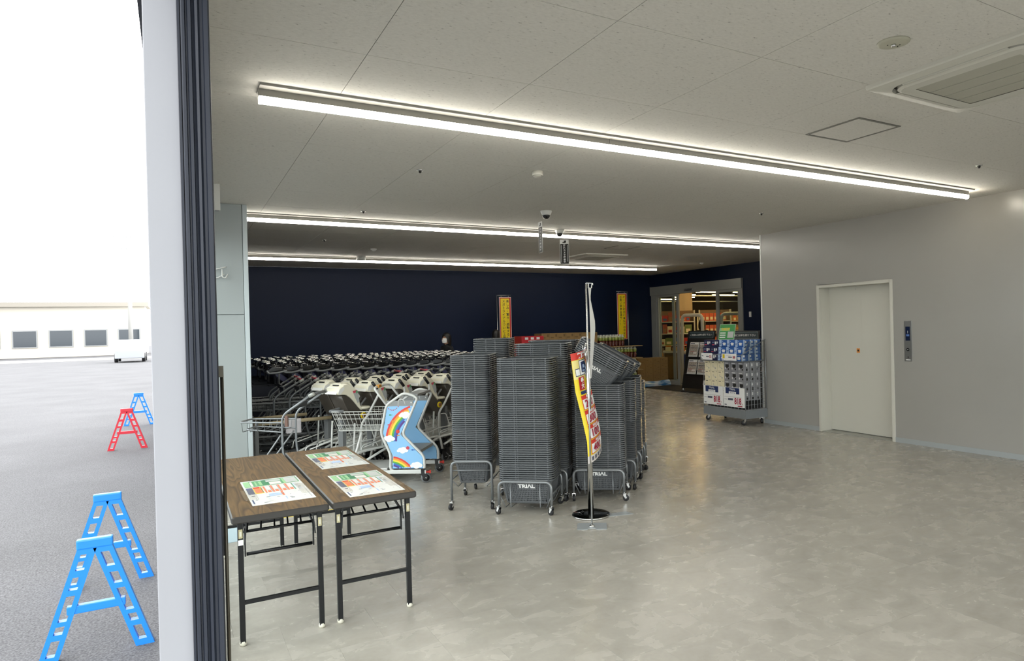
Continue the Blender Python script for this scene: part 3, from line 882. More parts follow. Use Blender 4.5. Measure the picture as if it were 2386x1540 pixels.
def rim_profile(mb):
    rings = [basket_ring(-0.012, -0.003), basket_ring(-0.008, 0.0), basket_ring(0.002, 0.0), basket_ring(0.0065, -0.002), basket_ring(0.008, -0.006), basket_ring(0.0065, -0.0105), basket_ring(0.002, -0.0122), basket_ring(-0.010, -0.0122)]
    mb.loops(rings)
    for sx in (-1, 1):               # small moulded ribs under the lip
        for px in (-0.085, 0.085):
            mb.box(px - 0.004, px + 0.004, sx * (BW / 2 - 0.004) - 0.004, sx * (BW / 2 - 0.004) + 0.004, -0.0178, -0.010)
            mb.box(px * 0.9 + 0.012 - 0.003, px * 0.9 + 0.012 + 0.003, sx * (BW / 2 - 0.004) - 0.004, sx * (BW / 2 - 0.004) + 0.004, -0.0178, -0.010)
        mb.box(sx * (BL / 2 - 0.004) - 0.004, sx * (BL / 2 - 0.004) + 0.004, -0.05, -0.04, -0.0178, -0.010)
        mb.box(sx * (BL / 2 - 0.004) - 0.004, sx * (BL / 2 - 0.004) + 0.004, 0.04, 0.05, -0.0178, -0.010)
    for sx, sy in ((1, 1), (1, -1), (-1, 1), (-1, -1)):   # handle pivots at the ends of the long sides
        mb.box(sx * 0.195 - 0.006, sx * 0.195 + 0.006, sy * (BW / 2 + 0.003) - 0.004, sy * (BW / 2 + 0.003) + 0.004, -0.013, -0.001)

mb = MB(); rim_profile(mb)
mb.loops([basket_ring(-0.010, -0.0122), basket_ring(taper(-0.09) - 0.010, -0.09), basket_ring(taper(-0.20) - 0.010, -0.20)], cap1=True)
BASKET_ME = mb.mesh('shopping_basket', 'basket_grey')

# open basket with its perforated sides, used where the side shows
mb = MB(); rim_profile(mb)
mb.loops([basket_ring(-0.010, -0.0122, 4), basket_ring(taper(-0.035) - 0.008, -0.035, 4)])
zt, zb = -0.035, -0.195
def side_pt(side, t, z):
    o = taper(z) - 0.008
    lx, ly = BL / 2 + o, BW / 2 + o
    if side == 0: return V(t * (lx - 0.028), -ly, z)
    if side == 1: return V(-t * (lx - 0.028), ly, z)
    if side == 2: return V(lx, t * (ly - 0.028), z)
    return V(-lx, -t * (ly - 0.028), z)
NRM = [V(0, -1, 0), V(0, 1, 0), V(1, 0, 0), V(-1, 0, 0)]
for side in range(4):
    cols, rws = (26, 9) if side < 2 else (18, 9)
    for c_ in range(cols):
        t0, t1 = -1 + 2 * (c_ - 0.28) / (cols - 1) if c_ else -1, -1 + 2 * (c_ + 0.28) / (cols - 1)
        t1 = min(1, t1)
        q = [side_pt(side, t0, zt), side_pt(side, t1, zt), side_pt(side, t1, zb), side_pt(side, t0, zb)]
        nn = NRM[side] * 0.0025
        mb.add([p + nn for p in q] + [p - nn for p in q], [(0, 1, 2, 3), (7, 6, 5, 4), (0, 4, 5, 1), (1, 5, 6, 2), (2, 6, 7, 3), (3, 7, 4, 0)])
    for r in range(rws + 1):
        z = zt + (zb - zt) * r / rws
        h = 0.0042
        q = [side_pt(side, -1, z + h), side_pt(side, 1, z + h), side_pt(side, 1, z - h), side_pt(side, -1, z - h)]
        nn = NRM[side] * 0.002
        mb.add([p + nn for p in q] + [p - nn for p in q], [(0, 1, 2, 3), (7, 6, 5, 4), (0, 4, 5, 1), (1, 5, 6, 2), (2, 6, 7, 3), (3, 7, 4, 0)])
    if side < 2:                      # plain field behind the lettering
        q = [side_pt(side, -0.42, zt), side_pt(side, 0.42, zt), side_pt(side, 0.42, -0.088), side_pt(side, -0.42, -0.088)]
        mb.add([p + NRM[side] * 0.003 for p in q], [(0, 1, 2, 3)])
for k in range(4):                    # solid corners
    ra, rb = basket_ring(taper(zt) - 0.008, zt, 4), basket_ring(taper(zb) - 0.008, zb, 4)
    ia = range(k * 5, k * 5 + 5)
    A, B_ = [ra[i] for i in ia], [rb[i] for i in ia]
    mb.add(A + B_, [(i, i + 1, i + 6, i + 5) for i in range(4)], 0, True)
mb.loops([basket_ring(taper(zb) - 0.008, zb, 4), basket_ring(taper(-BH) - 0.010, -BH + 0.004, 4), basket_ring(taper(-BH) - 0.016, -BH, 4)], cap1=True)
OPEN_ME = mb.mesh('basket_body', 'basket_grey', weld=False)

def trial_text(parent):
    for s, yy in ((1, -1), (-1, 1)):
        ang = math.atan(0.19)
        z = -0.062
        y = yy * (BW / 2 + taper(z) - 0.008 + 0.0036)
        M = frame((0, y, z), (s, 0, 0), (0, yy * -math.sin(ang) * -1, math.cos(ang)))
        txt('TRIΛL', 0.043, 'text_white', parent, M, 0.042, width=0.146)

def open_basket(M, label, group):
    t = thing('shopping_basket', label, 'basket', (0, 0, 0), 0, group)
    t.matrix_world = M
    use('basket_body', OPEN_ME, t)
    trial_text(t)
    return t

# caster: chrome fork, rubber wheel; origin at the floor
fk = MB().box(-0.004, 0.004, -0.016, -0.012, 0.02, 0.062).box(-0.004, 0.004, 0.012, 0.016, 0.02, 0.062)
FORK_ME = MB().prism([(-0.012, 0.066), (0.012, 0.066), (0.012, 0.05), (0.02, 0.03), (0.008, 0.022), (-0.012, 0.05)], -0.016, -0.013, lambda a, c_, h: (a, h, c_)).prism([(-0.012, 0.066), (0.012, 0.066), (0.012, 0.05), (0.02, 0.03), (0.008, 0.022), (-0.012, 0.05)], 0.013, 0.016, lambda a, c_, h: (a, h, c_)).box(-0.014, 0.014, -0.016, 0.016, 0.063, 0.07).lathe([(0.008, 0.07), (0.008, 0.085)], 8).mesh('caster_fork', 'chrome')
WHEEL_ME = MB().lathe([(0.006, -0.011), (0.024, -0.011), (0.028, -0.008), (0.028, 0.008), (0.024, 0.011), (0.006, 0.011)], 16, frame((0.014, 0, 0.028), (1, 0, 0), (0, 0, 1))).mesh('wheel', 'wheel_black')
def caster(parent, x, y, ang, s=1.0):
    M = Matrix.Translation((x, y, 0)) @ Matrix.Rotation(ang, 4, 'Z') @ Matrix.Scale(s, 4)
    f_ = use('caster_fork', FORK_ME, parent, M)
    use('wheel', WHEEL_ME, f_)

def basket_cart(x, y, ang, hz, label, long_front=True, seed=0):
    """Tubular dolly; local x runs along its front edge."""
    t = thing('basket_cart', label, 'cart', (x, y, 0), ang, 'basket dollies')
    W, D = (0.452, 0.40) if long_front else (0.352, 0.50)
    q = random.Random(seed)
    for s in (-1, 1):
        yy = s * D / 2
        MB().tube(round_path([(-W / 2, yy, 0.08), (-W / 2, yy, hz), (W / 2, yy, hz), (W / 2, yy, 0.08)], 0.055, 6), 0.0115, 10).build('end_hoop', 'tube_grey', t)
        for sx in (-1, 1):
            caster(t, sx * W / 2, yy, q.uniform(-2.8, 2.8))
            if long_front:
                MB().tube(round_path([(sx * W * 0.28, yy - s * 0.004, hz - 0.008), (sx * W * 0.28, yy - s * 0.01, 0.06), (sx * W * 0.27, 0, 0.052)], 0.02, 4), 0.0042, 6).build('cradle_rod', 'tube_grey', t)
    if not long_front:
        for s in (-1, 1):
            MB().tube([(-W / 2, s * D / 2, hz * 0.82), (W / 2, s * D / 2, hz * 0.82)], 0.0045, 6).build('end_rod', 'tube_grey', t)
    for sx in (-1, 1):
        MB().tube(round_path([(sx * W / 2, -D / 2 + 0.01, hz * 0.62), (sx * (W / 2), 0, hz * 0.62), (sx * W / 2, D / 2 - 0.01, hz * 0.62)], 0.02), 0.006, 6).build('side_rail', 'tube_grey', t)
        MB().tube([(sx * W / 2, -D / 2 + 0.01, hz * 0.62), (sx * (W / 2 - 0.05), -D / 2 + 0.03, hz - BH - 0.006 + 0.002), (sx * (W / 2 - 0.05), D / 2 - 0.03, hz - BH - 0.006 + 0.002), (sx * W / 2, D / 2 - 0.01, hz * 0.62)], 0.004, 6).build('cradle_rod', 'tube_grey', t)
    return t

def basket_stack(x, y, ang, z0, count, name, long_front=True, visible=None, group=None, seed=0):
    """Bottom basket in the dolly plus nested baskets; returns top z."""
    q = random.Random(seed)
    rz = ang + (0 if long_front else PI / 2)
    basket_cart(x, y, ang, z0 - 0.016, 'grey tubular dolly on casters under the %s' % name, long_front, seed)
    group = group or 'baskets of the %s' % name
    open_basket(Matrix.Translation((x, y, z0)) @ Matrix.Rotation(rz, 4, 'Z'), 'perforated grey basket with white lettering under the %s' % name, group)
    stuff = MB()
    n_obj = count if visible is None else visible
    for k in range(1, count + 1):
        z = z0 + PITCHZ * k
        dx, dy, da = q.uniform(-.0012, .0012), q.uniform(-.0012, .0012), q.uniform(-.003, .003)
        M = Matrix.Translation((x + dx, y + dy, z)) @ Matrix.Rotation(rz + da, 4, 'Z')
        if k > count - n_obj:
            o = use('shopping_basket', BASKET_ME)
            o.matrix_world = M
            tag(o, ('topmost dark grey basket of the %s' if k == count else 'dark grey basket, ' + nth(count - k + 1) + ' from the top of the %s') % name, 'basket', group)
        else:
            HIDDEN.append(M)
    return z0 + PITCHZ * count
HIDDEN = []

A1, A2, A3 = rad(-34), rad(-41), rad(-38)
basket_stack(2.30, 5.74, A1, 0.43, 50, 'tall left stack next to the carts', False, 50, None, 1)
basket_stack(2.59, 5.255, A2, 0.29, 56, 'front centre stack', True, 56, None, 2)
basket_stack(3.325, 5.29, A3, 0.29, 41, 'right stack behind the banner pole', True, 41, None, 3)
basket_stack(2.93, 5.60, A2, 0.29, 62, 'second stack in the centre row', True, 30, None, 4)
basket_stack(3.25, 5.98, A2, 0.29, 63, 'third stack in the centre row', True, 24, None, 5)
basket_stack(2.75, 6.32, A1, 0.43, 57, 'far left stack under the yellow sign', False, 16, None, 6)
basket_stack(3.655, 5.585, A3, 0.29, 41, 'second stack in the right row', True, 22, None, 7)
basket_stack(3.95, 5.90, A3, 0.29, 41, 'third stack in the right row', True, 22, None, 8)
basket_stack(4.24, 6.235, A3, 0.29, 36, 'last stack in the right row', True, 16, None, 9)
basket_stack(3.62, 6.40, A2, 0.29, 61, 'farthest stack behind the tilted baskets', True, 10, None, 10)

# the short nests of baskets laid tilted on the right-hand stacks
def tilted_nest(x, y, z, ang, count, name, roll):
    base = Matrix.Translation((x, y, z)) @ Matrix.Rotation(ang, 4, 'Z') @ Matrix.Rotation(roll, 4, 'Y')
    g_ = 'tilted baskets on the %s' % name
    open_basket(base, 'lowest basket with slanting white lettering in the tilted nest on the %s' % name, g_)
    for k in range(1, count):
        o = use('shopping_basket', BASKET_ME)
        o.matrix_world = base @ Matrix.Translation((0, 0, PITCHZ * k))
        tag(o, 'dark grey basket, %s from the bottom of the tilted nest on the %s' % (ORD[k], name), 'basket', g_)
tilted_nest(3.33, 5.28, 1.235, A3, 8, 'right stack', rad(30))
tilted_nest(3.665, 5.60, 1.225, A3, 5, 'second right stack', rad(29))
tilted_nest(3.98, 5.93, 1.22, A3, 4, 'third right stack', rad(29))

# nested baskets that other stacks hide
mb = MB()
for M in HIDDEN:
    mb.loops([[M @ Vector(p) for p in basket_ring(o_, z_, 2)] for o_, z_ in ((-0.009, 0), (0.004, -0.005), (0.0, -0.0135), (-0.01, -0.018))])
o = mb.build('nested_baskets', 'basket_grey', None, weld=False)
tag(o, 'dark grey nested baskets low in the rear stacks', 'baskets'); o['kind'] = 'stuff'

# ------------------------------------------------------------------ banner stands in front of the baskets
t = thing('banner_stand', 'thin steel banner pole on a flat plate foot, white banner hanging edge-on', 'banner stand', (2.73, 4.49, 0))
ux = Vector((CR.x, CR.y, 0)).normalized(); uf = Vector((_f.x, _f.y, 0)).normalized()
def loc2(a, b_, z):
    p = ux * a + uf * b_
    return (p.x, p.y, z)
MB().tube([loc2(0, 0, 0.012), loc2(0, 0, 1.885)], 0.0068, 10).build('pole', 'chrome', t)
MB().tube(round_path([loc2(0, 0, 1.87), loc2(0, 0, 1.893), loc2(0.05, -0.05, 1.885), loc2(0.05, -0.05, 1.87)], 0.008), 0.005, 8).tube([loc2(0.0, 0, 1.885), loc2(0.01, 0.2, 1.885)], 0.004, 8).build('arm', 'chrome', t)
ft = round_path([(-0.115, -0.07, 0), (-0.03, -0.07, 0), (-0.028, -0.045, 0), (0.028, -0.045, 0), (0.03, -0.07, 0), (0.115, -0.07, 0), (0.115, 0.1, 0), (-0.115, 0.1, 0)], 0.012, 3, True)
MB().prism([(p.x, p.y) for p in ft], 0.001, 0.004, lambda a, c_, h: loc2(a, c_, h)).build('foot_plate', mat('foot_plate', 'aeb3b5', 0.3, 0.3), t)
MB().lathe([(0.024, 0.004), (0.022, 0.012), (0.01, 0.02), (0.0, 0.02)], 14).build('socket', 'chrome', t)
def strip(u_, v_):
    z = 1.855 - 0.70 * v_
    sway = 0.012 * math.sin(v_ * 2.6) + 0.006
    pinch = 0.25 + 0.75 * min(1, abs(v_ - 0.12) * 4)
    tp = 1 - 0.75 * max(0, v_ - 0.45) / 0.55
    return loc2(0.012 + sway * tp + 0.042 * pinch * tp * (u_ - 0.15), -0.03 + 0.2 * (u_ - 0.3) * pinch * tp, z)
MB().grid(strip, 6, 22).build('banner_sheet', 'paper_white', t)
for a in (0.018, 0.045):
    MB().tube([loc2(a, -0.03, 1.885), loc2(a * 0.9, -0.03, 1.85)], 0.005, 6).build('clip', 'white_plastic', t)

t = thing('poster_stand', 'chrome pole stand with round base carrying a curling yellow and red price poster', 'poster stand', (2.90, 4.78, 0))
MB().lathe([(0.155, 0.004), (0.157, 0.009), (0.15, 0.016), (0.03, 0.02), (0.0, 0.02)], 40).build('round_base', mat('disc_steel', '3c3d3c', 0.08, 1.0), t)
MB().lathe([(0.157, 0.002), (0.159, 0.007), (0.157, 0.012)], 40).build('base_rim', 'chrome', t)
MB().cyl((0, 0, 0.02), (0, 0, 1.36), 0.0235, 18).build('pole', 'chrome', t)
MB().tube([loc2(-0.02, 0, 1.3), loc2(-0.02, -0.02, 1.36), loc2(-0.01, -0.03, 1.42)], 0.007, 6).tube([loc2(-0.03, -0.02, 1.34), loc2(-0.035, -0.025, 1.40)], 0.004, 6).build('clip', 'chrome', t)

def poster_pt(u_, v_):
    """Price poster: v 0 top, 1 bottom; the sheet twists and curls away behind the pole."""
    z = 1.335 - 0.89 * v_
    x_l = -0.137 + 0.10 * v_ + 0.035 * math.sin(max(0, v_ - 0.35) * 2.2) * 1.3 - 0.10 * max(0, v_ - 0.80) ** 1.0
    wd = 0.128 - 0.015 * v_
    x = x_l + wd * math.sin(u_ * 1.35) / math.sin(1.35)
    dep = -0.06 - 0.02 * v_ + 0.36 * (1 - math.cos(u_ * 1.45)) * (0.75 + 0.25 * v_)
    return Vector(loc2(x, dep - 0.03, z + 0.035 * u_ + 0.05 * u_ * max(0, v_ - 0.6)))
mb = MB().grid(poster_pt, 48, 72)
ps = mb.build('poster_sheet', mat('poster_yellow', 'ecd21e', 0.4), t)
def poster_patch(u0, u1, v0, v1, mt, k=1, nm='print'):
    def fn(a, b_):
        uu, vv = u0 + (u1 - u0) * a, v0 + (v1 - v0) * b_
        p = poster_pt(uu, vv)
        e = 1e-3
        nrm = (poster_pt(uu + e, vv) - p).cross(poster_pt(uu, vv + e) - p).normalized()
        if nrm.dot(-uf) < 0: nrm = -nrm
        return p + nrm * 0.0009 * k
    MB().grid(fn, 24, 12).build(nm, mt, ps)
def poster_text(s, size, uc, vc, mt, k=3, bold=0.03, wide=None, lead=1.0):
    """Lettering wrapped on the sheet."""
    o = txt(s, size, mt, ps, Matrix(), bold, width=wide, lead=lead)
    W_, H_ = 0.30, 0.89
    for v in o.data.vertices:
        uu, vv = min(1, max(0, uc + v.co.x / W_)), vc - v.co.y / H_
        p = poster_pt(uu, vv); e = 1e-3
        nrm = (poster_pt(uu + e, vv) - p).cross(poster_pt(uu, vv + e) - p).normalized()
        if nrm.dot(-uf) < 0: nrm = -nrm
        v.co = p + nrm * 0.0022 * k
poster_patch(0, 1, 0.0, 0.065, 'red_bright')
poster_text('実施期間', 0.05, 0.62, 0.034, 'text_white')
poster_patch(0.02, 1, 0.07, 0.24, mat('poster_pale', 'e8d98a', 0.4), 1)
poster_patch(0.12, 0.32, 0.145, 0.215, 'navy_print', 1.5); poster_patch(0.14, 0.32, 0.152, 0.208, 'paper_white', 2)
poster_patch(0.33, 0.98, 0.075, 0.215, 'navy_print', 2); poster_patch(0.35, 0.97, 0.082, 0.208, 'paper_white', 2.5)
poster_patch(0.42, 0.68, 0.092, 0.19, 'navy_print', 3)
poster_patch(0.47, 0.63, 0.168, 0.18, 'p_blue', 4); poster_patch(0.50, 0.60, 0.12, 0.15, 'p_blue', 4)
poster_text('1', 0.20, 0.72, 0.29, 'red', 3, 0.05); poster_text('000', 0.13, 0.95, 0.29, 'red', 3, 0.05)
poster_patch(0.22, 0.50, 0.225, 0.345, 'red', 2.5); poster_text('最\n大', 0.045, 0.36, 0.285, 'text_white', 4, 0.03)
poster_patch(0.24, 1, 0.355, 0.385, 'navy_print', 2)
for k, s in enumerate(('200', '300', '100', '400')):
    v0 = 0.395 + 0.135 * k
    poster_patch(0.2, 1, v0, v0 + 0.128, 'red_bright', 1.5); poster_patch(0.23, 0.98, v0 + 0.036, v0 + 0.122, 'paper_white', 2.5)
    poster_text('特典内容', 0.026, 0.6, v0 + 0.018, 'text_white', 3)
    poster_text(s, 0.085, 0.52, v0 + 0.08, 'crimson', 4, 0.03, wide=0.13)
poster_patch(0, 1, 0.935, 1.0, 'p_pinkgrey', 2)
for k in range(4):
    poster_patch(0.2 + 0.17 * k, 0.3 + 0.17 * k, 0.95, 0.985, 'p_ink', 3)
tag(MB().prism([(0.0, -0.06), (0.26, 0.02), (0.20, 0.10), (0.02, 0.02)], 0.0004, 0.0024, lambda a, c_, h: tuple(Vector(loc2(a, c_, h)) + Vector((2.97, 4.72, 0)))).build('floor_plate', 'foot_plate'), 'flat grey plate lying on the floor beside the round chrome base', 'plate')
# ------------------------------------------------------------------ shopping carts
def big_caster(parent, x, y, ang, brake=False):
    """Black swivel caster with a grey-tyred wheel; origin at the floor."""
    M = Matrix.Translation((x, y, 0)) @ Matrix.Rotation(ang, 4, 'Z')
    f_ = use('caster', BIGFORK_ME, parent, M)
    use('wheel', BIGWHEEL_ME, f_)
    if brake:
        use('brake_pedal', BRAKE_ME, f_)
yoke = [(-0.02, 0.15), (0.025, 0.15), (0.03, 0.10), (0.05, 0.06), (0.03, 0.035), (0.0, 0.05), (-0.02, 0.10)]
BIGFORK_ME = MB().prism(yoke, -0.022, -0.016, lambda a, c_, h: (a, h, c_)).prism(yoke, 0.016, 0.022, lambda a, c_, h: (a, h, c_)).box(-0.02, 0.026, -0.022, 0.022, 0.125, 0.15).mesh('caster', 'black_plastic')
BIGWHEEL_ME = MB().lathe([(0.0, -0.016), (0.035, -0.016), (0.036, -0.013), (0.045, -0.013), (0.052, -0.008), (0.052, 0.008), (0.045, 0.013), (0.036, 0.013), (0.035, 0.016), (0.0, 0.016)], 20, frame((0.03, 0, 0.052), (1, 0, 0), (0, 0, 1))).lathe([(0.0, -0.023), (0.007, -0.023), (0.007, 0.023), (0, 0.023)], 8, frame((0.03, 0, 0.052), (1, 0, 0), (0, 0, 1)), 2).mesh('wheel', ['wheel_black', 'wheel_grey', 'chrome'])
BIGWHEEL_ME.polygons.foreach_set('material_index', [1 if (Vector((p.center.x - 0.03, p.center.z - 0.052)).length > 0.038) else (2 if p.material_index == 2 else 0) for p in BIGWHEEL_ME.polygons])
BRAKE_ME = MB().box(0.03, 0.075, -0.02, 0.02, 0.105, 0.118).box(0.06, 0.08, -0.012, 0.012, 0.095, 0.125).mesh('brake_pedal', 'red_bright')

# --- child cart with the rainbow side panels
CD = Vector((-0.82, 0.57, 0)).normalized()          # pointing to the cart's front
CW = Vector((0.57, 0.82, 0)).normalized()           # across the cart
rc = thing('childrens_cart', 'white childrens shopping cart with blue rainbow side panels and wire basket', 'shopping cart', (2.15, 6.80, 0), math.atan2(CD.y, CD.x))
# local axes: x to the front, y to the right-hand (nearer is y=0, far side y=-0.5)
YF = -0.50
PNL = [(0.0, 0.125), (0.0, 0.27), (0.225, 0.50), (0.075, 0.83), (0.06, 0.865), (0.10, 0.895), (0.20, 0.925), (0.385, 0.80), (0.45, 0.51), (0.35, 0.29), (0.36, 0.125)]
INN = [(0.018, 0.15), (0.018, 0.262), (0.245, 0.50), (0.105, 0.80), (0.375, 0.785), (0.425, 0.51), (0.33, 0.285), (0.335, 0.15)]
mat('sky_print', '8cc0ea', 0.35)
for nm, c_ in (('rb_red', 'd8423c'), ('rb_orange', 'e89a3a'), ('rb_yellow', 'ecd84a'), ('rb_green', '55a848'), ('rb_blue', '3c6cb8'), ('rb_violet', '5a3a86')):
    mat(nm, c_, 0.4)
RB = ['rb_red', 'rb_orange', 'rb_yellow', 'rb_green', 'rb_blue', 'rb_violet']
for yy, side in ((0.0, 1), (YF, -1)):
    fr_ = MB().tube(round_path([(a, yy, c_) for a, c_ in PNL], 0.05, 5, True), 0.0135, 10, closed=True).build('side_frame', 'white_tube', rc)
    pn = MB().prism(INN, yy - 0.003, yy + 0.003, lambda a, c_, h: (a, h, c_)).build('side_panel', 'sky_print', rc)
    hk = MB().tube(round_path([(0.26, yy, 0.79), (0.255, yy, 0.86), (0.20, yy, 0.86), (0.185, yy, 0.80)], 0.03, 4), 0.0055, 6).build('panel_clip', 'white_tube', rc)
    MB().box(0.10, 0.38, yy - 0.004, yy + 0.004, 0.79, 0.845).build('panel_header', 'grey_mid', rc)
    for xx in (0.12, 0.34):
        MB().lathe([(0.011, 0), (0.009, 0.004), (0, 0.005)], 10, frame((xx, yy + 0.0045, 0.825), (-1, 0, 0), (0, 0, 1))).build('rivet', 'white_tube', rc)
    # printed sky scene on the outer face
    yo = yy + (0.0034 if side > 0 else -0.0034)
    def sp(a, c_, k=1):
        return (a, yo + side * 0.0005 * k, c_)
    import_poly = INN
    def inside(a, c_):
        n_, ins = len(import_poly), False
        for i in range(n_):
            x1, y1 = import_poly[i]; x2, y2 = import_poly[i - 1]
            if (y1 > c_) != (y2 > c_) and a < (x2 - x1) * (c_ - y1) / (y2 - y1) + x1:
                ins = not ins
        return ins
    def arc_band(cx, cz, r0, r1, a0, a1, mt, nm):
        mb = MB(); N = 40
        for i in range(N):
            q0, q1 = rad(a0 + (a1 - a0) * i / N), rad(a0 + (a1 - a0) * (i + 1) / N)
            pts = [(cx + r * math.cos(q), cz + r * math.sin(q)) for r, q in ((r0, q0), (r1, q0), (r1, q1), (r0, q1))]
            if all(inside(*p) for p in pts):
                mb.add([sp(*p) for p in pts], [(0, 1, 2, 3)])
        if mb.f:
            mb.build(nm, mt, pn, weld=False)
    for k, mt in enumerate(RB):
        arc_band(0.02, 0.43, 0.38 - 0.02 * k, 0.36 - 0.02 * k, 0, 180, mt, 'rainbow_band')
        arc_band(0.37, -0.02, 0.30 - 0.017 * k, 0.283 - 0.017 * k, 40, 180, mt, 'rainbow_band')
    def cloud(cx, cz, w_, nm='cloud'):
        mb = MB()
        for dx, dz, r in ((-0.3, 0, 0.2), (-0.08, 0.08, 0.27), (0.18, 0.05, 0.23), (0.36, -0.03, 0.15), (0.0, -0.08, 0.24)):
            pts = [(cx + w_ * (dx + r * math.cos(2 * PI * i / 12)), cz + w_ * (dz + r * 0.8 * math.sin(2 * PI * i / 12))) for i in range(12)]
            pts = [(min(max(a, 0.02), 0.43), c_) for a, c_ in pts]
            mb.add([sp(a, c_, 2 + 0.2 * len(mb.f)) for a, c_ in pts], [tuple(range(12))])
        mb.build(nm, 'paper_white', pn, weld=False)
    cloud(0.19, 0.695, 0.13); cloud(0.365, 0.455, 0.13); cloud(0.225, 0.335, 0.12); cloud(0.085, 0.18, 0.13)
    def fish(cx, cz, s_, mt):
        mb = MB()
        pts = [(cx + s_ * math.cos(2 * PI * i / 10), cz + s_ * 0.55 * math.sin(2 * PI * i / 10)) for i in range(10)]
        mb.add([sp(a, c_, 3) for a, c_ in pts], [tuple(range(10))])
        mb.add([sp(cx - s_ * 0.8, cz, 3), sp(cx - s_ * 1.6, cz + s_ * 0.5, 3), sp(cx - s_ * 1.6, cz - s_ * 0.5, 3)], [(0, 1, 2)])
        mb.build('fish', mt, pn, weld=False)
    fish(0.345, 0.70, 0.013, 'green'); fish(0.365, 0.60, 0.012, 'pink_red'); fish(0.27, 0.49, 0.011, 'orange'); fish(0.12, 0.34, 0.014, 'rb_blue')
    mb = MB()
    for k in range(7):
        a, c_ = 0.36 - 0.017 * k, 0.745 + 0.025 * (k / 6 - 0.4) ** 2 * 4
        mb.add([sp(a - 0.006, c_ + 0.008, 3), sp(a + 0.006, c_ + 0.008, 3), sp(a, c_ - 0.006, 3)], [(0, 1, 2)])
    mb.build('bunting', 'pink_red', pn, weld=False)
    for cx_, cz_, r, mt in ((0.27, 0.53, 0.02, 'red_bright'), (0.17, 0.36, 0.018, 'pink_red'), (0.315, 0.63, 0.017, 'orange')):
        MB().add([sp(cx_ + r * math.cos(2 * PI * i / 14), cz_ + r * math.sin(2 * PI * i / 14), 3) for i in range(14)], [tuple(range(14))]).build('balloon', mt, pn, weld=False)
    big_caster(rc, 0.02, yy, rad(200), True)
    big_caster(rc, 0.76, yy, rad(190))
    MB().bar((-0.015, yy, 0.115), (0.80, yy, 0.115), 0.03, 0.036).build('base_rail', 'white_tube', rc, bev=0.004)
    MB().cyl((0.02, yy, 0.098), (0.02, yy, 0.115), 0.012, 10).build('swivel', 'black_plastic', rc)
    MB().tube([(0.78, yy, 0.11), (0.66, yy * 0.9 - 0.02, 0.52)], 0.012, 8).build('basket_post', 'white_tube', rc)
# push handle hoop and yellow-tagged bar
MB().tube(round_path([(0.385, -0.01, 0.80), (0.52, -0.02, 0.98), (0.50, -0.25, 0.99), (0.52, -0.48, 0.98), (0.385, YF + 0.01, 0.80)], 0.05, 4), 0.012, 10).build('push_bar', 'white_tube', rc)
MB().bar((0.508, -0.09, 0.987), (0.508, -0.17, 0.989), 0.034, 0.03).build('number_tag', mat('tag_orange', 'd0902f', 0.5), rc, bev=0.003)
MB().box(0.06, 0.20, YF + 0.02, -0.02, 0.885, 0.91).build('grip_bar', 'grey_mid', rc, bev=0.006)
MB().box(0.05, 0.33, YF + 0.02, -0.02, 0.30, 0.33).build('child_step', 'grey_mid', rc)
# wire basket
wb = MB()
def bk(t_, z):       # basket outline at height t_ (0 bottom, 1 top)
    x0, x1 = 0.44, 0.93 + 0.07 * t_
    y0, y1 = -0.44 - 0.03 * t_, -0.06 + 0.03 * t_
    return round_path([(x0, y1, z), (x1, y1, z), (x1, y0, z), (x0, y0, z)], 0.05, 3, True)
for t_ in (0, 0.3, 0.62, 0.85, 1.0):
    z = 0.535 + 0.20 * t_
    wb.tube(bk(t_, z), 0.005 if t_ in (0, 1) else 0.0034, 6, closed=True)
lo, hi = bk(0, 0.535), bk(1, 0.735)
N = 40
def along(path, s_):
    s_ = s_ % 1 * len(path); i = int(s_); k = s_ - i
    return path[i] * (1 - k) + path[(i + 1) % len(path)] * k
def resample(path, N):
    L_ = [0]
    for i in range(len(path)):
        L_.append(L_[-1] + (path[(i + 1) % len(path)] - path[i]).length)
    out = []
    for k in range(N):
        d = L_[-1] * k / N
        i = max(j for j in range(len(path)) if L_[j] <= d)
        t_ = (d - L_[i]) / max(1e-9, L_[i + 1] - L_[i])
        out.append(path[i].lerp(path[(i + 1) % len(path)], t_))
    return out
for a, b_ in zip(resample(lo, N), resample(hi, N)):
    wb.tube([a, b_], 0.0024, 5)
for k in range(7):
    y = -0.42 + 0.34 * k / 6
    wb.tube([(0.44, y, 0.535), (0.93, y, 0.535)], 0.0024, 5)
wb.build('wire_basket', mat('white_wire', 'c6c7c2', 0.3), rc, weld=False)
MB().tube([(0.975, -0.455, 0.745), (0.995, -0.455, 0.74), (0.995, -0.045, 0.74), (0.85, -0.035, 0.74)], 0.017, 8).build('basket_bumper', 'wheel_grey', rc)
MB().box(0.40, 0.78, -0.48, -0.02, 0.135, 0.15).build('lower_tray', 'white_tube', rc)

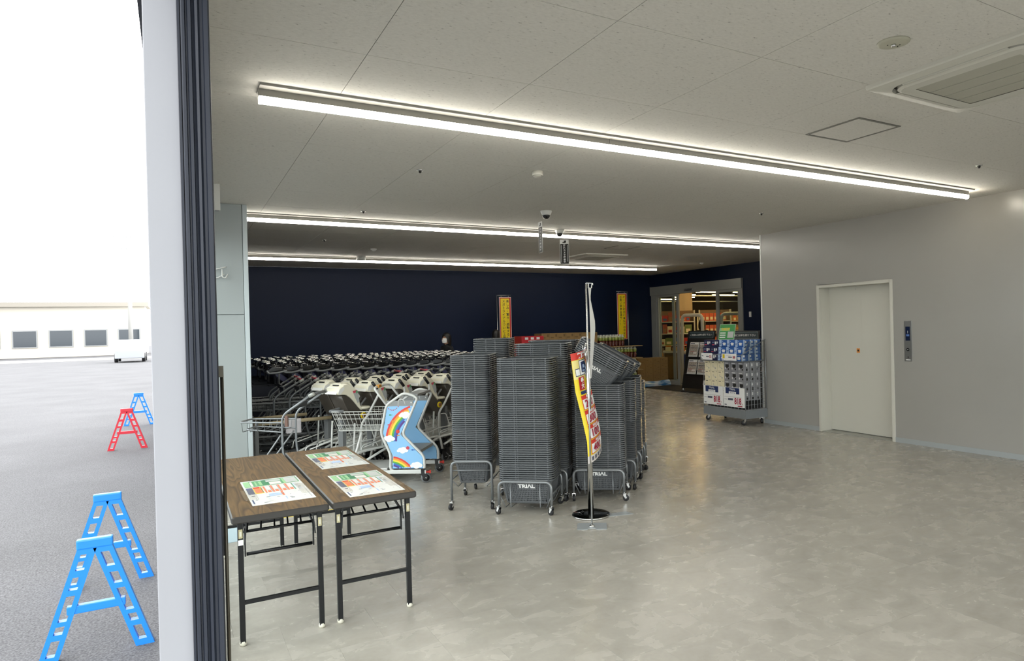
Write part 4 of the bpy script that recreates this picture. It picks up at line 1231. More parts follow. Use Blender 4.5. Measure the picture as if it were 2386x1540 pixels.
# --- carts with moulded child seats (local x to the rear, y across, z up)
def make_seat_cart():
    t = thing('child_seat_cart', 'x', 'shopping cart')
    S, T, U = 0.0034, 0.00456, 0.0052
    def pz(pts):
        return [((a - 790) * S, 1.0 - (c_ - 893) * T) for a, c_ in pts]
    hood = pz([(755, 911), (758, 902), (764, 897), (772, 895), (775, 891), (786, 890), (796, 893), (808, 896), (820, 904), (827, 915), (831, 930), (834, 944), (842, 954), (838, 956), (826, 946), (812, 933), (798, 922), (783, 915), (768, 914), (759, 914)])
    shell = pz([(766, 914), (783, 915), (798, 922), (812, 933), (826, 946), (838, 956), (852, 962), (858, 980), (852, 997), (836, 999), (818, 988), (800, 968), (787, 948), (775, 930)])
    w1, w2 = 0.125, 0.11
    def shelled(poly, w_, nm, mt, in_):
        c0 = Vector((sum(p[0] for p in poly) / len(poly), sum(p[1] for p in poly) / len(poly)))
        shr = [tuple(c0 + (Vector(p) - c0) * in_) for p in poly]
        rings = [[(a, s_, c_) for a, c_ in q] for q, s_ in ((shr, -w_), (poly, -w_ + 0.018), (poly, w_ - 0.018), (shr, w_))]
        mb = MB().loops(rings, cap0=True, cap1=True)
        return mb.build(nm, mt, t)
    shelled(hood, w1, 'seat_hood', 'cart_cream', 0.94)
    shelled(shell, w2, 'seat_shell', 'cart_brown', 0.93)
    st = pz([(806, 908), (822, 906), (829, 920), (829, 934), (824, 938), (816, 926)])
    for s_ in (-1, 1):
        k = MB().prism(st, s_ * w1, s_ * (w1 + 0.0015), lambda a, c_, h: (a, h, c_)).build('notice_sticker', mat('sticker_pale', 'a9aba9', 0.4), t)
        MB().prism(pz([(806, 908), (822, 906), (819, 911), (810, 914)]), s_ * (w1 + 0.0016), s_ * (w1 + 0.0022), lambda a, c_, h: (a, h, c_)).build('sticker_heading', 'pink_red', k)
        MB().prism(pz([(817, 908), (823, 907), (825, 913), (819, 915)]), s_ * (w1 + 0.0026), s_ * (w1 + 0.003), lambda a, c_, h: (a, h, c_)).build('sticker_mark', 'p_green', k)
        MB().prism(pz([(754, 911), (760, 901), (777, 897), (776, 903), (763, 913)]), s_ * (w1 + 0.0005), s_ * (w1 + 0.0025), lambda a, c_, h: (a, h, c_)).build('side_label', 'paper', t)
        # tubular side frame with a black grip
        MB().tube(round_path([(((1022 - 1010) * U), s_ * 0.19, 1.005), ((1034 - 1010) * U, s_ * 0.19, 0.93), ((1036 - 1010) * U, s_ * 0.19, 0.87), ((1008 - 1010) * U, s_ * 0.19, 0.66), ((992 - 1010) * U, s_ * 0.19, 0.58), ((990 - 1010) * U, s_ * 0.19, 0.30)], 0.05, 4), 0.0125, 8).build('side_tube', 'white_tube', t).location.x = 0.20
        MB().tube([((1021 - 1010) * U + 0.20, s_ * 0.19, 1.012), ((1033 - 1010) * U + 0.20, s_ * 0.19, 0.935)], 0.0165, 8).build('hand_grip', 'black_plastic', t)
        MB().tube(round_path([(-0.24, s_ * 0.25, 0.20), (0.05, s_ * 0.25, 0.30), (0.42, s_ * 0.25, 0.31), (0.46, s_ * 0.25, 0.13)], 0.06, 4), 0.0135, 8).build('base_tube', 'white_tube', t)
        MB().tube([(0.02, s_ * 0.2, 0.60), (0.0, s_ * 0.2, 0.30)], 0.010, 8).build('seat_post', 'white_tube', t)
        MB().tube(round_path([(0.12, s_ * 0.21, 0.56), (0.20, s_ * 0.21, 0.56), (0.27, s_ * 0.21, 0.36), (0.30, s_ * 0.21, 0.31)], 0.05), 0.006, 6).tube(round_path([(-0.25, s_ * 0.21, 0.33), (0.10, s_ * 0.21, 0.40), (0.40, s_ * 0.21, 0.40)], 0.05), 0.006, 6).tube(round_path([(-0.30, s_ * 0.23, 0.27), (-0.28, s_ * 0.23, 0.36), (-0.1, s_ * 0.23, 0.38)], 0.04), 0.006, 6).build('rack_wire', 'white_tube', t)
        for xx in (0.46, -0.20):
            big_caster(t, xx, s_ * 0.25, rad(10 * s_))
        MB().lathe([(0.0, 0.012), (0.031, 0.012), (0.036, 0.006), (0.036, 0)], 18, frame(((846 - 790) * S, s_ * w2, 1.0 - (968 - 893) * T), (-s_, 0, 0), (0, 0, 1))).build('round_badge', 'yellow', t)
        MB().lathe([(0.0, 0.0140), (0.024, 0.0140), (0.024, 0.011)], 16, frame(((846 - 790) * S, s_ * w2, 1.0 - (968 - 893) * T), (-s_, 0, 0), (0, 0, 1))).build('badge_centre', mat('badge_brown', '8a5a2a', 0.5), t)
    MB().tube(round_path([(0.16, -0.11, 0.74), (0.29, -0.11, 0.735), (0.29, 0.11, 0.735), (0.16, 0.11, 0.74)], 0.05, 4), 0.016, 8).build('safety_bar', 'cart_cream', t)
    MB().prism(pz([(772, 896), (776, 889), (800, 888), (812, 896)]), -0.07, 0.07, lambda a, c_, h: (a, h, c_)).build('hood_ridge', 'cart_cream', t, bev=0.006)
    MB().box((771 - 790) * S - 0.002, (775 - 790) * S, -0.05, 0.05, 0.992, 1.004).build('hood_slot', 'black_plastic', t)
    for y in (-0.12, -0.02, 0.08):
        MB().tube([(0.16, y * 0.8, 0.76), (0.24, y * 0.8, 0.84)], 0.011, 6).build('seat_peg', 'wheel_grey', t)
    nq = pz([(753, 913), (765, 898)])
    MB().add([(nq[0][0] - 0.004, -0.10, nq[0][1]), (nq[0][0] - 0.004, 0.10, nq[0][1]), (nq[1][0] - 0.006, 0.10, nq[1][1] + 0.004), (nq[1][0] - 0.006, -0.10, nq[1][1] + 0.004), (nq[0][0], -0.10, nq[0][1]), (nq[0][0], 0.10, nq[0][1]), (nq[1][0], 0.10, nq[1][1]), (nq[1][0], -0.10, nq[1][1])], [(0, 1, 2, 3), (7, 6, 5, 4), (0, 4, 5, 1), (1, 5, 6, 2), (2, 6, 7, 3), (3, 7, 4, 0)]).build('nose_label', 'paper', t)
    MB().box(0.02, 0.40, -0.23, 0.23, 0.295, 0.305).build('lower_shelf', 'white_wire', t)
    MB().box(-0.02, 0.02, -0.04, 0.04, 0.30, 0.62).build('seat_support', 'wheel_grey', t)
    return t
sc0 = make_seat_cart()
ra = math.atan2(0.39, 0.92)
for k in range(11):
    near = k < 6
    i = k if near else k - 6
    base = Vector((1.50, 7.56, 0)) if near else Vector((1.47, 8.20, 0))
    p = base + Vector((0.92, 0.39, 0)) * 0.362 * i
    lb = 'cream and brown child seat cart, %s from the left in the %s row' % (ORD[i], 'near' if near else 'far')
    c_ = sc0 if k == 0 else copy_thing(sc0, (0, 0, 0), 0, lb)
    c_.location = p; c_.rotation_euler = (0, 0, ra); c_['label'] = lb; c_['group'] = 'child seat carts'

# --- dark grey basket carts nested in rows (local x to the rear)
def make_dark_cart(name, tube_m, hand_m, cat='shopping cart'):
    t = thing(name, 'x', cat)
    for s_ in (-1, 1):
        y = s_ * 0.20
        MB().tube(round_path([(0.10, y, 0.14), (0.0, y, 0.45), (0.0, y, 0.80), (0.30, y, 0.985)], 0.07, 4), 0.0115, 8).build('side_tube', tube_m, t)
        MB().tube(round_path([(0.16, y, 0.12), (-0.50, y * 0.8, 0.16)], 0.05), 0.011, 6).build('base_tube', tube_m, t)
        MB().cyl((0.285, y, 0.975), (0.34, y, 1.0), 0.018, 10).build('handle_end', 'alu', t)
        caster(t, 0.16, y, 0.4 * s_, 1.75); caster(t, -0.47, y * 0.8, 0.2, 1.75)
    MB().tube([(0.325, -0.20, 0.995), (0.325, 0.20, 0.995)], 0.014, 8).build('handle', hand_m, t)
    for z, x1, nm in ((0.735, -0.46, 'upper_tray'), (0.34, -0.50, 'lower_tray')):
        mb = MB().tube(round_path([(0.0, -0.195, z), (x1, -0.16, z + 0.01), (x1, 0.16, z + 0.01), (0.0, 0.195, z)], 0.05, 3), 0.008, 6)
        mb.tube(round_path([(0.0, -0.18, z - 0.09), (x1 + 0.06, -0.14, z - 0.06), (x1 + 0.06, 0.14, z - 0.06), (0.0, 0.18, z - 0.09)], 0.05, 3), 0.007, 6)
        for k in range(6):
            x = x1 * (k + 0.5) / 6
            mb.tube([(x, -0.185, z), (x, -0.16, z - 0.08), (x, 0.16, z - 0.08), (x, 0.185, z)], 0.0035, 4)
        mb.build(nm, tube_m, t, weld=False)
    MB().bar((0.12, -0.19, 0.885), (0.12, 0.19, 0.885), 0.02, 0.05).build('number_plate', 'black_plastic', t)
    for s_ in (-1, 1):
        MB().tube([(-0.02, s_ * 0.19, 0.62), (-0.35, s_ * 0.15, 0.22)], 0.008, 6).build('brace', tube_m, t)
    return t
TROL = []
dc0 = make_dark_cart('basket_trolley', 'dark_tube', 'dark_tube')
first = True
for nm, y, x0, cnt, pit in (('nearer dark trolley row', 9.02, 0.98, 6, 0.175), ('farther dark trolley row', 9.55, 1.02, 15, 0.19)):
    for k in range(cnt):
        lb = 'dark grey basket trolley, %s from the left in the %s' % (ORD[k], nm)
        c_ = dc0 if first else copy_thing(dc0, (0, 0, 0), 0, lb)
        first = False
        c_.location = (x0 + pit * k, y, 0); c_['label'] = lb; c_['group'] = 'dark basket trolleys'
        TROL.append((c_, y, k, nm))
for c_, y, k, nm in TROL:
    if (y < 9.3 and k in (0, 1)) or (y > 9.3 and k in (0, 7, 9)):
        for ch in c_.children:
            if ch.name.split('.')[0] == 'handle':
                ch.data = ch.data.copy(); ch.data.materials.clear(); ch.data.materials.append(MATS['pink_red'])
        c_['label'] = 'dark trolley with red handle, %s from the left in the %s' % (ORD[k], nm)

# lone light grey trolley in front of the rail
gc = make_dark_cart('basket_trolley', 'tube_grey', 'wheel_grey')
gc.location = (0.90, 6.95, 0); gc.rotation_euler = (0, 0, math.atan2(-0.515, 0.857)); gc.scale = (0.9, 0.75, 1)
gc['label'] = 'light grey basket trolley standing alone behind the tables'
MB().bar((0.05, -0.205, 0.80), (0.05, -0.205, 0.7), 0.03, 0.03).build('worn_sleeve', mat('worn_brown', '6b4f44', 0.5), gc)

# --- tall carts with black consoles and chrome knobs, five rows by the navy wall
def make_console_cart():
    t = thing('console_cart', 'x', 'shopping cart')
    mb = MB()
    for s_ in (-1, 1):
        mb.tube([(0.10, s_ * 0.2, 0.0), (0.04, s_ * 0.2, 0.5), (0.06, s_ * 0.2, 1.03)], 0.012, 6)
        mb.tube([(-0.42, s_ * 0.17, 0.0), (-0.30, s_ * 0.18, 0.5)], 0.012, 6)
        mb.tube([(0.08, s_ * 0.2, 0.2), (-0.40, s_ * 0.17, 0.22)], 0.01, 6)
    mb.build('frame', 'dark_tube', t)
    for s_ in (-1, 1):
        MB().tube(round_path([(-0.09, s_ * 0.2, 1.075), (-0.08, s_ * 0.2, 1.035), (0.02, s_ * 0.2, 1.03), (0.14, s_ * 0.2, 1.055), (0.16, s_ * 0.2, 1.06)], 0.03, 3), 0.018, 8).build('hand_rail', 'tube_grey', t)
        MB().lathe([(0.014, -0.05), (0.014, 0.012), (0.036, 0.018), (0.044, 0.034), (0.044, 0.046), (0.034, 0.056), (0.0, 0.058)], 12, Matrix.Translation((-0.085, s_ * 0.17, 1.125))).build('chrome_knob', 'chrome', t)
    MB().prism([(-0.10, 1.05), (-0.02, 1.12), (0.16, 1.10), (0.16, 1.07), (0.0, 1.05)], -0.17, 0.17, lambda a, c_, h: (a, h, c_)).build('console', 'black_gloss', t, bev=0.006)
    MB().ell((0.02, -0.12, 1.12), 0.012, 0.012, 0.008, 8, 5).build('stud', 'chrome', t)
    MB().prism([(0.0, 1.02), (0.08, 1.02), (0.20, 0.90), (0.12, 0.90)], -0.2, -0.19, lambda a, c_, h: (a, h, c_)).prism([(0.0, 1.02), (0.08, 1.02), (0.20, 0.90), (0.12, 0.90)], 0.19, 0.2, lambda a, c_, h: (a, h, c_)).build('side_plate', mat('plate_indigo', '2c2d52', 0.4), t)
    MB().loops([[(a, c_, 0.42) for a, c_ in [(-0.40, -0.13), (0.03, -0.16), (0.03, 0.16), (-0.40, 0.13)]], [(a, c_, 0.86) for a, c_ in [(-0.46, -0.16), (0.05, -0.19), (0.05, 0.19), (-0.46, 0.16)]]], cap0=True, smooth=False).build('basket_shell', mat('shell_dark', '1d2230', 0.5), t)
    return t
cc0 = make_console_cart()
ROWN = ['row nearest the front', 'second row', 'middle row', 'fourth row', 'row nearest the navy wall']
first = True
for r in range(5):
    for k in range(17):
        lb = 'black console cart with chrome knobs, %s from the left, %s' % (ORD[k], ROWN[r])
        c_ = cc0 if first else copy_thing(cc0, (0, 0, 0), 0, lb)
        first = False
        c_.location = (1.13 + 0.205 * k + 0.06 * (r % 2), 10.22 + 0.60 * r, 0)
        c_['label'] = lb; c_['group'] = 'console carts in five rows'

# --- wooden guard rails, posts and the cloth
for y, lb in ((8.12, 'front wooden guard rail of the cart bay beside the column'), (8.66, 'rear wooden guard rail of the cart bay beside the column')):
    t = thing('guard_rail', lb, 'rail', (0.70, y, 0), 0, 'cart bay rails')
    MB().tube([(0, 0, 0.585), (0.62 if y > 8.5 else 0.80, 0, 0.595)], 0.02, 12).build('hand_rail', mat('rail_wood', 'a8997a', 0.5, noise=(8, 0.1)), t)
    MB().box(0.005, 0.045, -0.02, 0.02, 0, 0.62).build('post', 'wheel_grey', t, bev=0.004)
    MB().box(-0.01, 0.06, -0.035, 0.035, 0, 0.008).build('post_foot', 'wheel_grey', t)
def cloth(u_, v_):
    a = (v_ - 0.5) * 2
    y = 8.12 + (-0.026 if a < 0 else 0.026) * min(1, abs(a) * 8)
    return (1.02 + 0.15 * u_ + 0.004 * math.sin(9 * u_), y + 0.004 * math.sin(12 * u_ + 2 * v_), 0.617 - max(0, abs(a) - 0.05) * 0.165)
tag(MB().grid(cloth, 10, 24).build('cloth', mat('cloth_white', 'b4b0b2', 0.9)), 'white cloth draped over the front wooden rail', 'cloth')
# ------------------------------------------------------------------ goods along the navy wall
def carton(x, y, z, w_, d, h, label, group, rz=0, mark='t'):
    t = thing('cardboard_box', label, 'box', (x, y, z), rz, group)
    MB().box(-w_ / 2, w_ / 2, -d / 2, d / 2, 0, h).build('carton', 'cardboard', t, bev=0.004)
    M = frame((0, -d / 2 - 0.0005, 0), (1, 0, 0), (0, 0, 1))
    if mark == 't':
        prints(t, M, [(-w_ * .4, -w_ * .02, h * .62, h * .70, 'cardboard_dark'), (w_ * .18, w_ * .38, h * .72, h * .92, 'cardboard_dark'), (-w_ * .5, w_ * .5, h * .93, h * .94, 'cardboard_dark')])
    else:
        prints(t, M, [(-w_ * .3, -w_ * .16, h * .58, h * .66, 'cardboard_dark'), (w_ * .12, w_ * .3, h * .30, h * .37, 'cardboard_dark'), (-w_ * .5, w_ * .5, h * .96, h * .975, 'cardboard_dark')])
    return t
RN = ['bottom', 'second', 'third', 'fourth', 'top']
for r in range(5):
    for k in range(7):
        carton(7.15 + 0.212 * k, 13.75, 0.012 + 0.284 * r, 0.208, 0.36, 0.282, 'brown carton, %s from the left in the %s layer of the pallet stack' % (ORD[k], RN[r]), 'cartons stacked behind the baskets')
for k, (z, x) in enumerate(((0.012, 8.565), (0.296, 8.565), (0.58, 8.565), (0.864, 8.565))):
    carton(x, 13.62, z, 0.17, 0.36, 0.282, 'carton in the lower column right of the pallet stack, %s layer' % RN[k], 'cartons stacked behind the baskets')
for r in range(4):
    for k in range(4):
        carton(10.10 + 0.243 * k, 14.16, 0.13 + 0.148 * r, 0.238, 0.3, 0.146, 'brown carton beside the store door, %s from the left, %s layer' % (ORD[k], RN[r] if r < 3 else 'top'), 'cartons beside the store door', 0, 'x')
t = thing('pallet', 'low wooden pallet under the cartons beside the store door', 'pallet', (10.46, 14.18, 0))
for k in range(5):
    MB().box(-0.5, 0.5, -0.17 + 0.075 * k, -0.11 + 0.075 * k, 0.105, 0.128).build('deck_board', 'cardboard', t)
for x in (-0.42, 0, 0.42):
    MB().box(x - 0.04, x + 0.04, -0.17, 0.19, 0.0, 0.105).build('bearer', 'cardboard_dark', t)

# water-blue plastic sheet lying in front of the pallet
mt, n, l, b = node_mat('blue_sheet_film')
tcx = mk(n, 'ShaderNodeTexCoord'); mpx = mk(n, 'ShaderNodeMapping'); mpx.inputs['Scale'].default_value = (1.5, 1.5, 9)
l.new(tcx.outputs['Object'], mpx.inputs[0])
nx = mk(n, 'ShaderNodeTexNoise', _Scale=2.2, _Detail=3.0); l.new(mpx.outputs[0], nx.inputs['Vector'])
rx = ramp(n, [(0.38, lin('3f78b4')), (0.5, lin('93b4d6')), (0.62, lin('ccd6e0'))]); l.new(nx.outputs['Fac'], rx.inputs['Fac']); l.new(rx.outputs[0], b.inputs['Base Color'])
b.inputs['Roughness'].default_value = 0.25
def film(u_, v_):
    x = 9.75 + 1.2 * u_
    y = 13.98 - 0.08 * v_ + 0.012 * math.sin(9 * u_)
    return (x, y - 0.03 * math.sin(PI * v_), 0.135 * (1 - v_) + 0.004 + 0.01 * math.sin(7 * u_ + 3 * v_) * (1 - v_))
tag(MB().grid(film, 24, 8).build('plastic_film', 'blue_sheet_film'), 'blue and white plastic film wrapped along the pallet by the store door', 'plastic film')
tag(MB().box(10.0, XN - 0.07, 11.55, 13.85, 0.0006, 0.012).build('door_mat', mat('mat_black', '17171a', 0.95, bump=(300, 0.6)), bev=0.003), 'black entrance mat in front of the sliding store door', 'mat')
t = thing('red_display', 'red display case with white marks behind the basket stacks', 'display', (6.70, 13.5, 0))
MB().box(-0.28, 0.26, -0.2, 0.2, 0.0, 1.385).build('case', 'red', t, bev=0.01)
prints(t, frame((0, -0.2005, 0), (1, 0, 0), (0, 0, 1)), [(-0.2 + 0.14 * k, -0.12 + 0.14 * k, 1.31, 1.36, 'text_white') for k in range(3)])

# bottled drinks in tiers
mat('drink', '4c1e18', 0.15); mat('drink_label', '8f9a4a', 0.4); mat('cap_white', 'd8d8d4', 0.4); mat('label_pale', 'c8c9b0', 0.4)
bz = 0.285
BODY_ME = MB().lathe([(0.0, 0), (0.038, 0.002), (0.041, 0.012), (0.041, 0.14)], 12).mesh('liquid_body', 'drink')
BLAB_ME = MB().lathe([(0.0415, 0.14), (0.0415, 0.215)], 12).mesh('label_band', 'drink_label')
BTOP_ME = MB().lathe([(0.041, 0.215), (0.036, 0.235), (0.018, 0.258)], 12).mesh('bottle_shoulder', 'label_pale')
BCAP_ME = MB().lathe([(0.018, 0.256), (0.018, 0.284), (0.0, 0.285)], 10).mesh('cap', 'cap_white')
bt0 = thing('drink_bottle', 'x', 'bottle')
for nm, me in (('liquid_body', BODY_ME), ('label_band', BLAB_ME), ('bottle_shoulder', BTOP_ME), ('cap', BCAP_ME)):
    use(nm, me, bt0)
first = True
tiers = [(0.16, 8.90, 10, 'bottom tier'), (0.475, 8.90, 10, 'middle tier'), (0.77, 8.90, 10, 'upper tier'), (1.065, 8.74, 8, 'top tier')]
for ti, (z, x0, cnt, nm) in enumerate(tiers):
    for rw in range(2):
        for k in range(cnt):
            lb = 'dark drink bottle with green label, %s from the left, %s, %s row' % (ORD[k], nm, 'front' if rw == 0 else 'back')
            c_ = bt0 if first else copy_thing(bt0, (0, 0, 0), 0, lb)
            first = False
            c_.location = (x0 + 0.087 * k + 0.02 * (k // 3), 13.78 + 0.09 * rw, z + 0.004); c_['label'] = lb; c_['group'] = 'drink bottles in tiers'
    w_ = 0.087 * cnt + 0.02 * (cnt // 3) + 0.03
    tag(MB().box(8.68, 9.93, 13.70, 13.94, z - 0.016, z + 0.003).build('cardboard_tray', mat('card_tray', 'a08a62', 0.7)), 'thin cardboard sheet under the %s of drink bottles' % nm, 'cardboard')
t = thing('pallet', 'wooden pallet under the tiers of drink bottles', 'pallet', (9.30, 13.82, 0))
MB().box(-0.62, 0.62, -0.12, 0.12, 0.11, 0.143).build('deck', 'cardboard', t)
for x in (-0.55, 0, 0.55):
    MB().box(x - 0.05, x + 0.05, -0.12, 0.12, 0.0, 0.11).build('bearer', 'cardboard_dark', t)

def yellow_sign(x, y, side, z0, z1, base, s1, s2, label):
    t = thing('yellow_sign_stand', label, 'sign', (x, y, 0))
    MB().cyl((0, 0, 0.01), (0, 0, z1 + 0.04), 0.009, 8).build('pole', 'steel', t)
    MB().lathe([(0.13, 0), (0.13, 0.012), (0.02, 0.02), (0, 0.02)], 20).build('base', 'steel', t)
    xc = side * 0.19
    MB().tube([(0, 0, z1 + 0.04), (side * 0.34, 0, z1 + 0.045)], 0.008, 8).build('arm', 'steel', t)
    h = z1 - z0
    bd = MB().box(xc - 0.145, xc + 0.145, -0.022, -0.014, z0, z1).build('board', mat('sign_white', 'd8c8c0', 0.5), t)
    M = frame((xc, -0.0225, z0), (1, 0, 0), (0, 0, 1))
    prints(t, M, [(-0.135, 0.135, 0.01, h - 0.01, 'red', 1), (-0.115, 0.100, 0.03, h - 0.03, 'yellow', 2.2)], eps=0.001)
    for s, xx, sz in ((s1, 0.055, 0.071), (s2, -0.04, 0.071)):
        txt('\n'.join(s), sz, 'text_dark', t, M @ Matrix.Translation((xx, h * 0.5 + (0.5 * (h - 0.12) - 0.5 * len(s) * sz * 1.05), 0.004)), 0.012, lead=1.05)
    for xx in (-0.09, 0.09):
        MB().cyl((xc + xx, -0.01, z1), (xc + xx, 0, z1 + 0.045), 0.004, 6).build('hook', 'steel', t)
yellow_sign(6.17, 14.0, 1, 1.15, 2.27, 0, '楽しみ・驚き・感動する！', 'メガトライアルついに上陸', 'yellow sign with red border on a steel pole behind the left baskets')
yellow_sign(9.72, 14.0, -1, 1.23, 2.37, 0, 'オープン記念に本気でお出迎え！', 'お買い得商品満載！！', 'yellow sign with red border on a steel pole above the drink bottles')

# ------------------------------------------------------------------ leaflet racks
def leaflet_rack(x, y, rz, label, papers=True):
    t = thing('leaflet_rack', label, 'rack', (x, y, 0), rz, 'black leaflet racks')
    W, H = 0.80, 1.40
    def sl(a, z, off=0):          # board leans back
        return V(a, 0.10 + 0.30 * (z / H) - off, z)
    def slab(z0, z1, hw, off0, off1, nm, mt):
        q = [sl(-hw, z0, off0), sl(hw, z0, off0), sl(hw, z1, off0), sl(-hw, z1, off0), sl(-hw, z0, off1), sl(hw, z0, off1), sl(hw, z1, off1), sl(-hw, z1, off1)]
        return MB().add(q, [(0, 1, 2, 3), (7, 6, 5, 4), (0, 4, 5, 1), (1, 5, 6, 2), (2, 6, 7, 3), (3, 7, 4, 0)]).build(nm, mt, t)
    slab(0.075, H, W / 2, 0.0, 0.02, 'board', 'black_plastic')
    slab(H - 0.16, H - 0.03, W / 2 - 0.05, 0.021, 0.03, 'header_plate', mat('header_teal', '24343a', 0.4))
    slab(H - 0.166, H - 0.024, W / 2 - 0.043, 0.0205, 0.022, 'header_border', mat('border_pale', '8fa0a0', 0.4))
    up = (sl(0, 1) - sl(0, 0)).normalized()
    txt('ご自由にお持ち帰り下さい', 0.052, 'text_white', t, frame(sl(0, H - 0.095, 0.0315), (1, 0, 0), up), 0.015, width=W - 0.16)
    MB().tube(round_path([(-W / 2, 0.10, 0.07), (-W / 2, 0.62, 0.07), (W / 2, 0.62, 0.07), (W / 2, 0.10, 0.07)], 0.05), 0.012, 8).tube([(-W / 2 + 0.03, 0.62, 0.07), (-W / 2 + 0.03, 0.38, 1.2)], 0.01, 6).tube([(W / 2 - 0.03, 0.62, 0.07), (W / 2 - 0.03, 0.38, 1.2)], 0.01, 6).build('stand', 'black_metal', t)
    for sx in (-1, 1):
        caster(t, sx * (W / 2 - 0.03), 0.11, 0.5, 0.85); caster(t, sx * (W / 2 - 0.03), 0.60, 1.2, 0.85)
    if papers:
        for r, z in ((0, 0.80), (1, 0.40)):
            slab(z - 0.015, z + 0.0, W / 2 - 0.06, 0.02, 0.07, 'pocket_ledge', 'black_plastic')
            for c_ in (0, 1):
                q = random.Random(r * 2 + c_)
                xc = -0.165 + 0.33 * c_
                for m_ in range(2):
                    sh = q.uniform(-0.025, 0.025)
                    Wn, Hn = 0.255, 0.335
                    off = 0.03 + 0.012 * m_
                    v = [sl(xc - Wn / 2 + sh, z + 0.003, off + 0.01), sl(xc + Wn / 2 + sh, z + 0.003, off + 0.01), sl(xc + Wn / 2 + sh * 1.6, z + Hn, off), sl(xc - Wn / 2 + sh * 1.6, z + Hn, off)]
                    v2 = [p + V(0, -0.008, 0) for p in v]
                    o = MB().add(v + v2, [(3, 2, 1, 0), (4, 5, 6, 7), (0, 1, 5, 4), (1, 2, 6, 5), (2, 3, 7, 6), (3, 0, 4, 7)]).build('newspaper', 'paper')
                    o.parent = t
                    up_ = (v2[3] - v2[0]).normalized()
                    Mn = frame(v2[0] + V(0, -0.0006, 0), (1, 0, 0), up_)
                    prints(o, Mn, [(0.008, Wn - 0.008, 0.04, Hn * 0.86, 'newsprint'), (0.012, Wn - 0.012, 0.012, 0.03, 'p_grey'), (0.015, Wn * 0.55, Hn * 0.90, Hn * 0.96, 'p_ink'), (0.02, Wn - 0.02, Hn * 0.60, Hn * 0.63, 'p_ink', 2), (0.02, Wn * 0.6, Hn * 0.34, Hn * 0.36, 'red', 2), (Wn * 0.5, Wn * 0.9, Hn * 0.2, Hn * 0.34, 'p_pinkgrey', 2)])
            for dz in (0.10, 0.22):
                MB().tube([sl(-0.02, z + dz, 0.07), sl(W / 2 - 0.1, z + dz, 0.07)], 0.004, 6).build('retainer_bar', 'white_tube', t)
    else:
        for r, z in ((0, 1.02), (1, 0.6)):
            for c_ in range(4):
                o = MB().bar(sl(-0.28 + 0.187 * c_, z, 0.04), sl(-0.28 + 0.187 * c_, z + 0.19, 0.03), 0.12, 0.012).build('brochure', mat('brochure_%d' % (c_ % 2), ('a08a80', '8c8f98')[c_ % 2], 0.5), t)
    slab(0.15, 0.25, 0.0001, 0.02, 0.021, 'hinge_line', 'black_plastic') if False else None
    prints(t, frame(sl(W * 0.33, 0.22, 0.0206), (1, 0, 0), up), [(-0.05, 0.05, -0.05, 0.05, 'paper')], 'label')
    return t
RZ = math.atan2(11.79 - 12.43, 10.24 - 10.17) + 0.06
leaflet_rack(10.13, 12.08, RZ, 'black leaflet rack with four newspapers left of the mask display')
leaflet_rack(9.52, 10.10, RZ, 'black leaflet rack behind the green notice', False)
leaflet_rack(9.62, 9.18, RZ, 'black leaflet rack partly hidden by the grey wall corner', False)

# ------------------------------------------------------------------ mask display cage
CX, CY = 7.33, 7.52
cg = thing('display_cage', 'grey wire display trolley full of mask boxes by the grey wall corner', 'display trolley', (CX, CY, 0))
Lx, Ly = 0.44, 0.93
MB().loops([[(a, b_, z) for a, b_ in ((-.01, -.01), (Lx + .01, -.01), (Lx + .01, Ly + .01), (-.01, Ly + .01))] for z in (0.105, 0.23)], cap0=True, smooth=False).build('bumper', mat('bumper_grey', '7d8184', 0.45), cg)
MB().box(0, Lx, 0, Ly, 0.225, 0.24).build('deck', 'grey_mid', cg)
mat('cage_wire', '9a9d9f', 0.3, 0.5)
def wire_panel(p0, u_, lu, z0, z1, nu, nz, nm):
    mb = MB(); u_ = Vector(u_)
    for k in range(nu + 1):
        q = Vector(p0) + u_ * lu * k / nu
        mb.tube([(q.x, q.y, z0), (q.x, q.y, z1)], 0.0028, 5)
    for k in range(nz + 1):
        z = z0 + (z1 - z0) * k / nz
        a, c_ = Vector(p0), Vector(p0) + u_ * lu
        mb.tube([(a.x, a.y, z), (c_.x, c_.y, z)], 0.0028, 5)
    mb.build(nm, 'cage_wire', cg, weld=False)
wire_panel((0, 0, 0), (1, 0, 0), Lx, 0.23, 0.97, 7, 9, 'side_mesh')
wire_panel((0, Ly, 0), (1, 0, 0), Lx, 0.23, 0.97, 7, 9, 'side_mesh')
wire_panel((Lx, 0, 0), (0, 1, 0), Ly, 0.23, 1.30, 12, 10, 'back_mesh')
wire_panel((0, 0, 0), (0, 1, 0), Ly, 0.23, 0.54, 12, 4, 'front_mesh')
for x, y in ((0, 0), (0, Ly), (Lx, 0), (Lx, Ly)):
    MB().cyl((x, y, 0.23), (x, y, 1.30 if x else 0.56), 0.006, 8).build('corner_post', 'cage_wire', cg)
    caster(cg, min(max(x, 0.05), Lx - 0.05), min(max(y, 0.06), Ly - 0.06), 0.7 if x else 2.2, 1.45)
MB().tube([(0, 0, 0.56), (Lx * 0.86, 0, 0.97)], 0.005, 6).build('side_stay', 'cage_wire', cg)
MB().tube([(0, Ly, 0.56), (Lx * 0.86, Ly, 0.97)], 0.005, 6).build('side_stay', 'cage_wire', cg)
MB().tube([(-0.05, 0, 1.06), (0.10, 0, 1.27)], 0.004, 6).build('side_stay', 'cage_wire', cg)
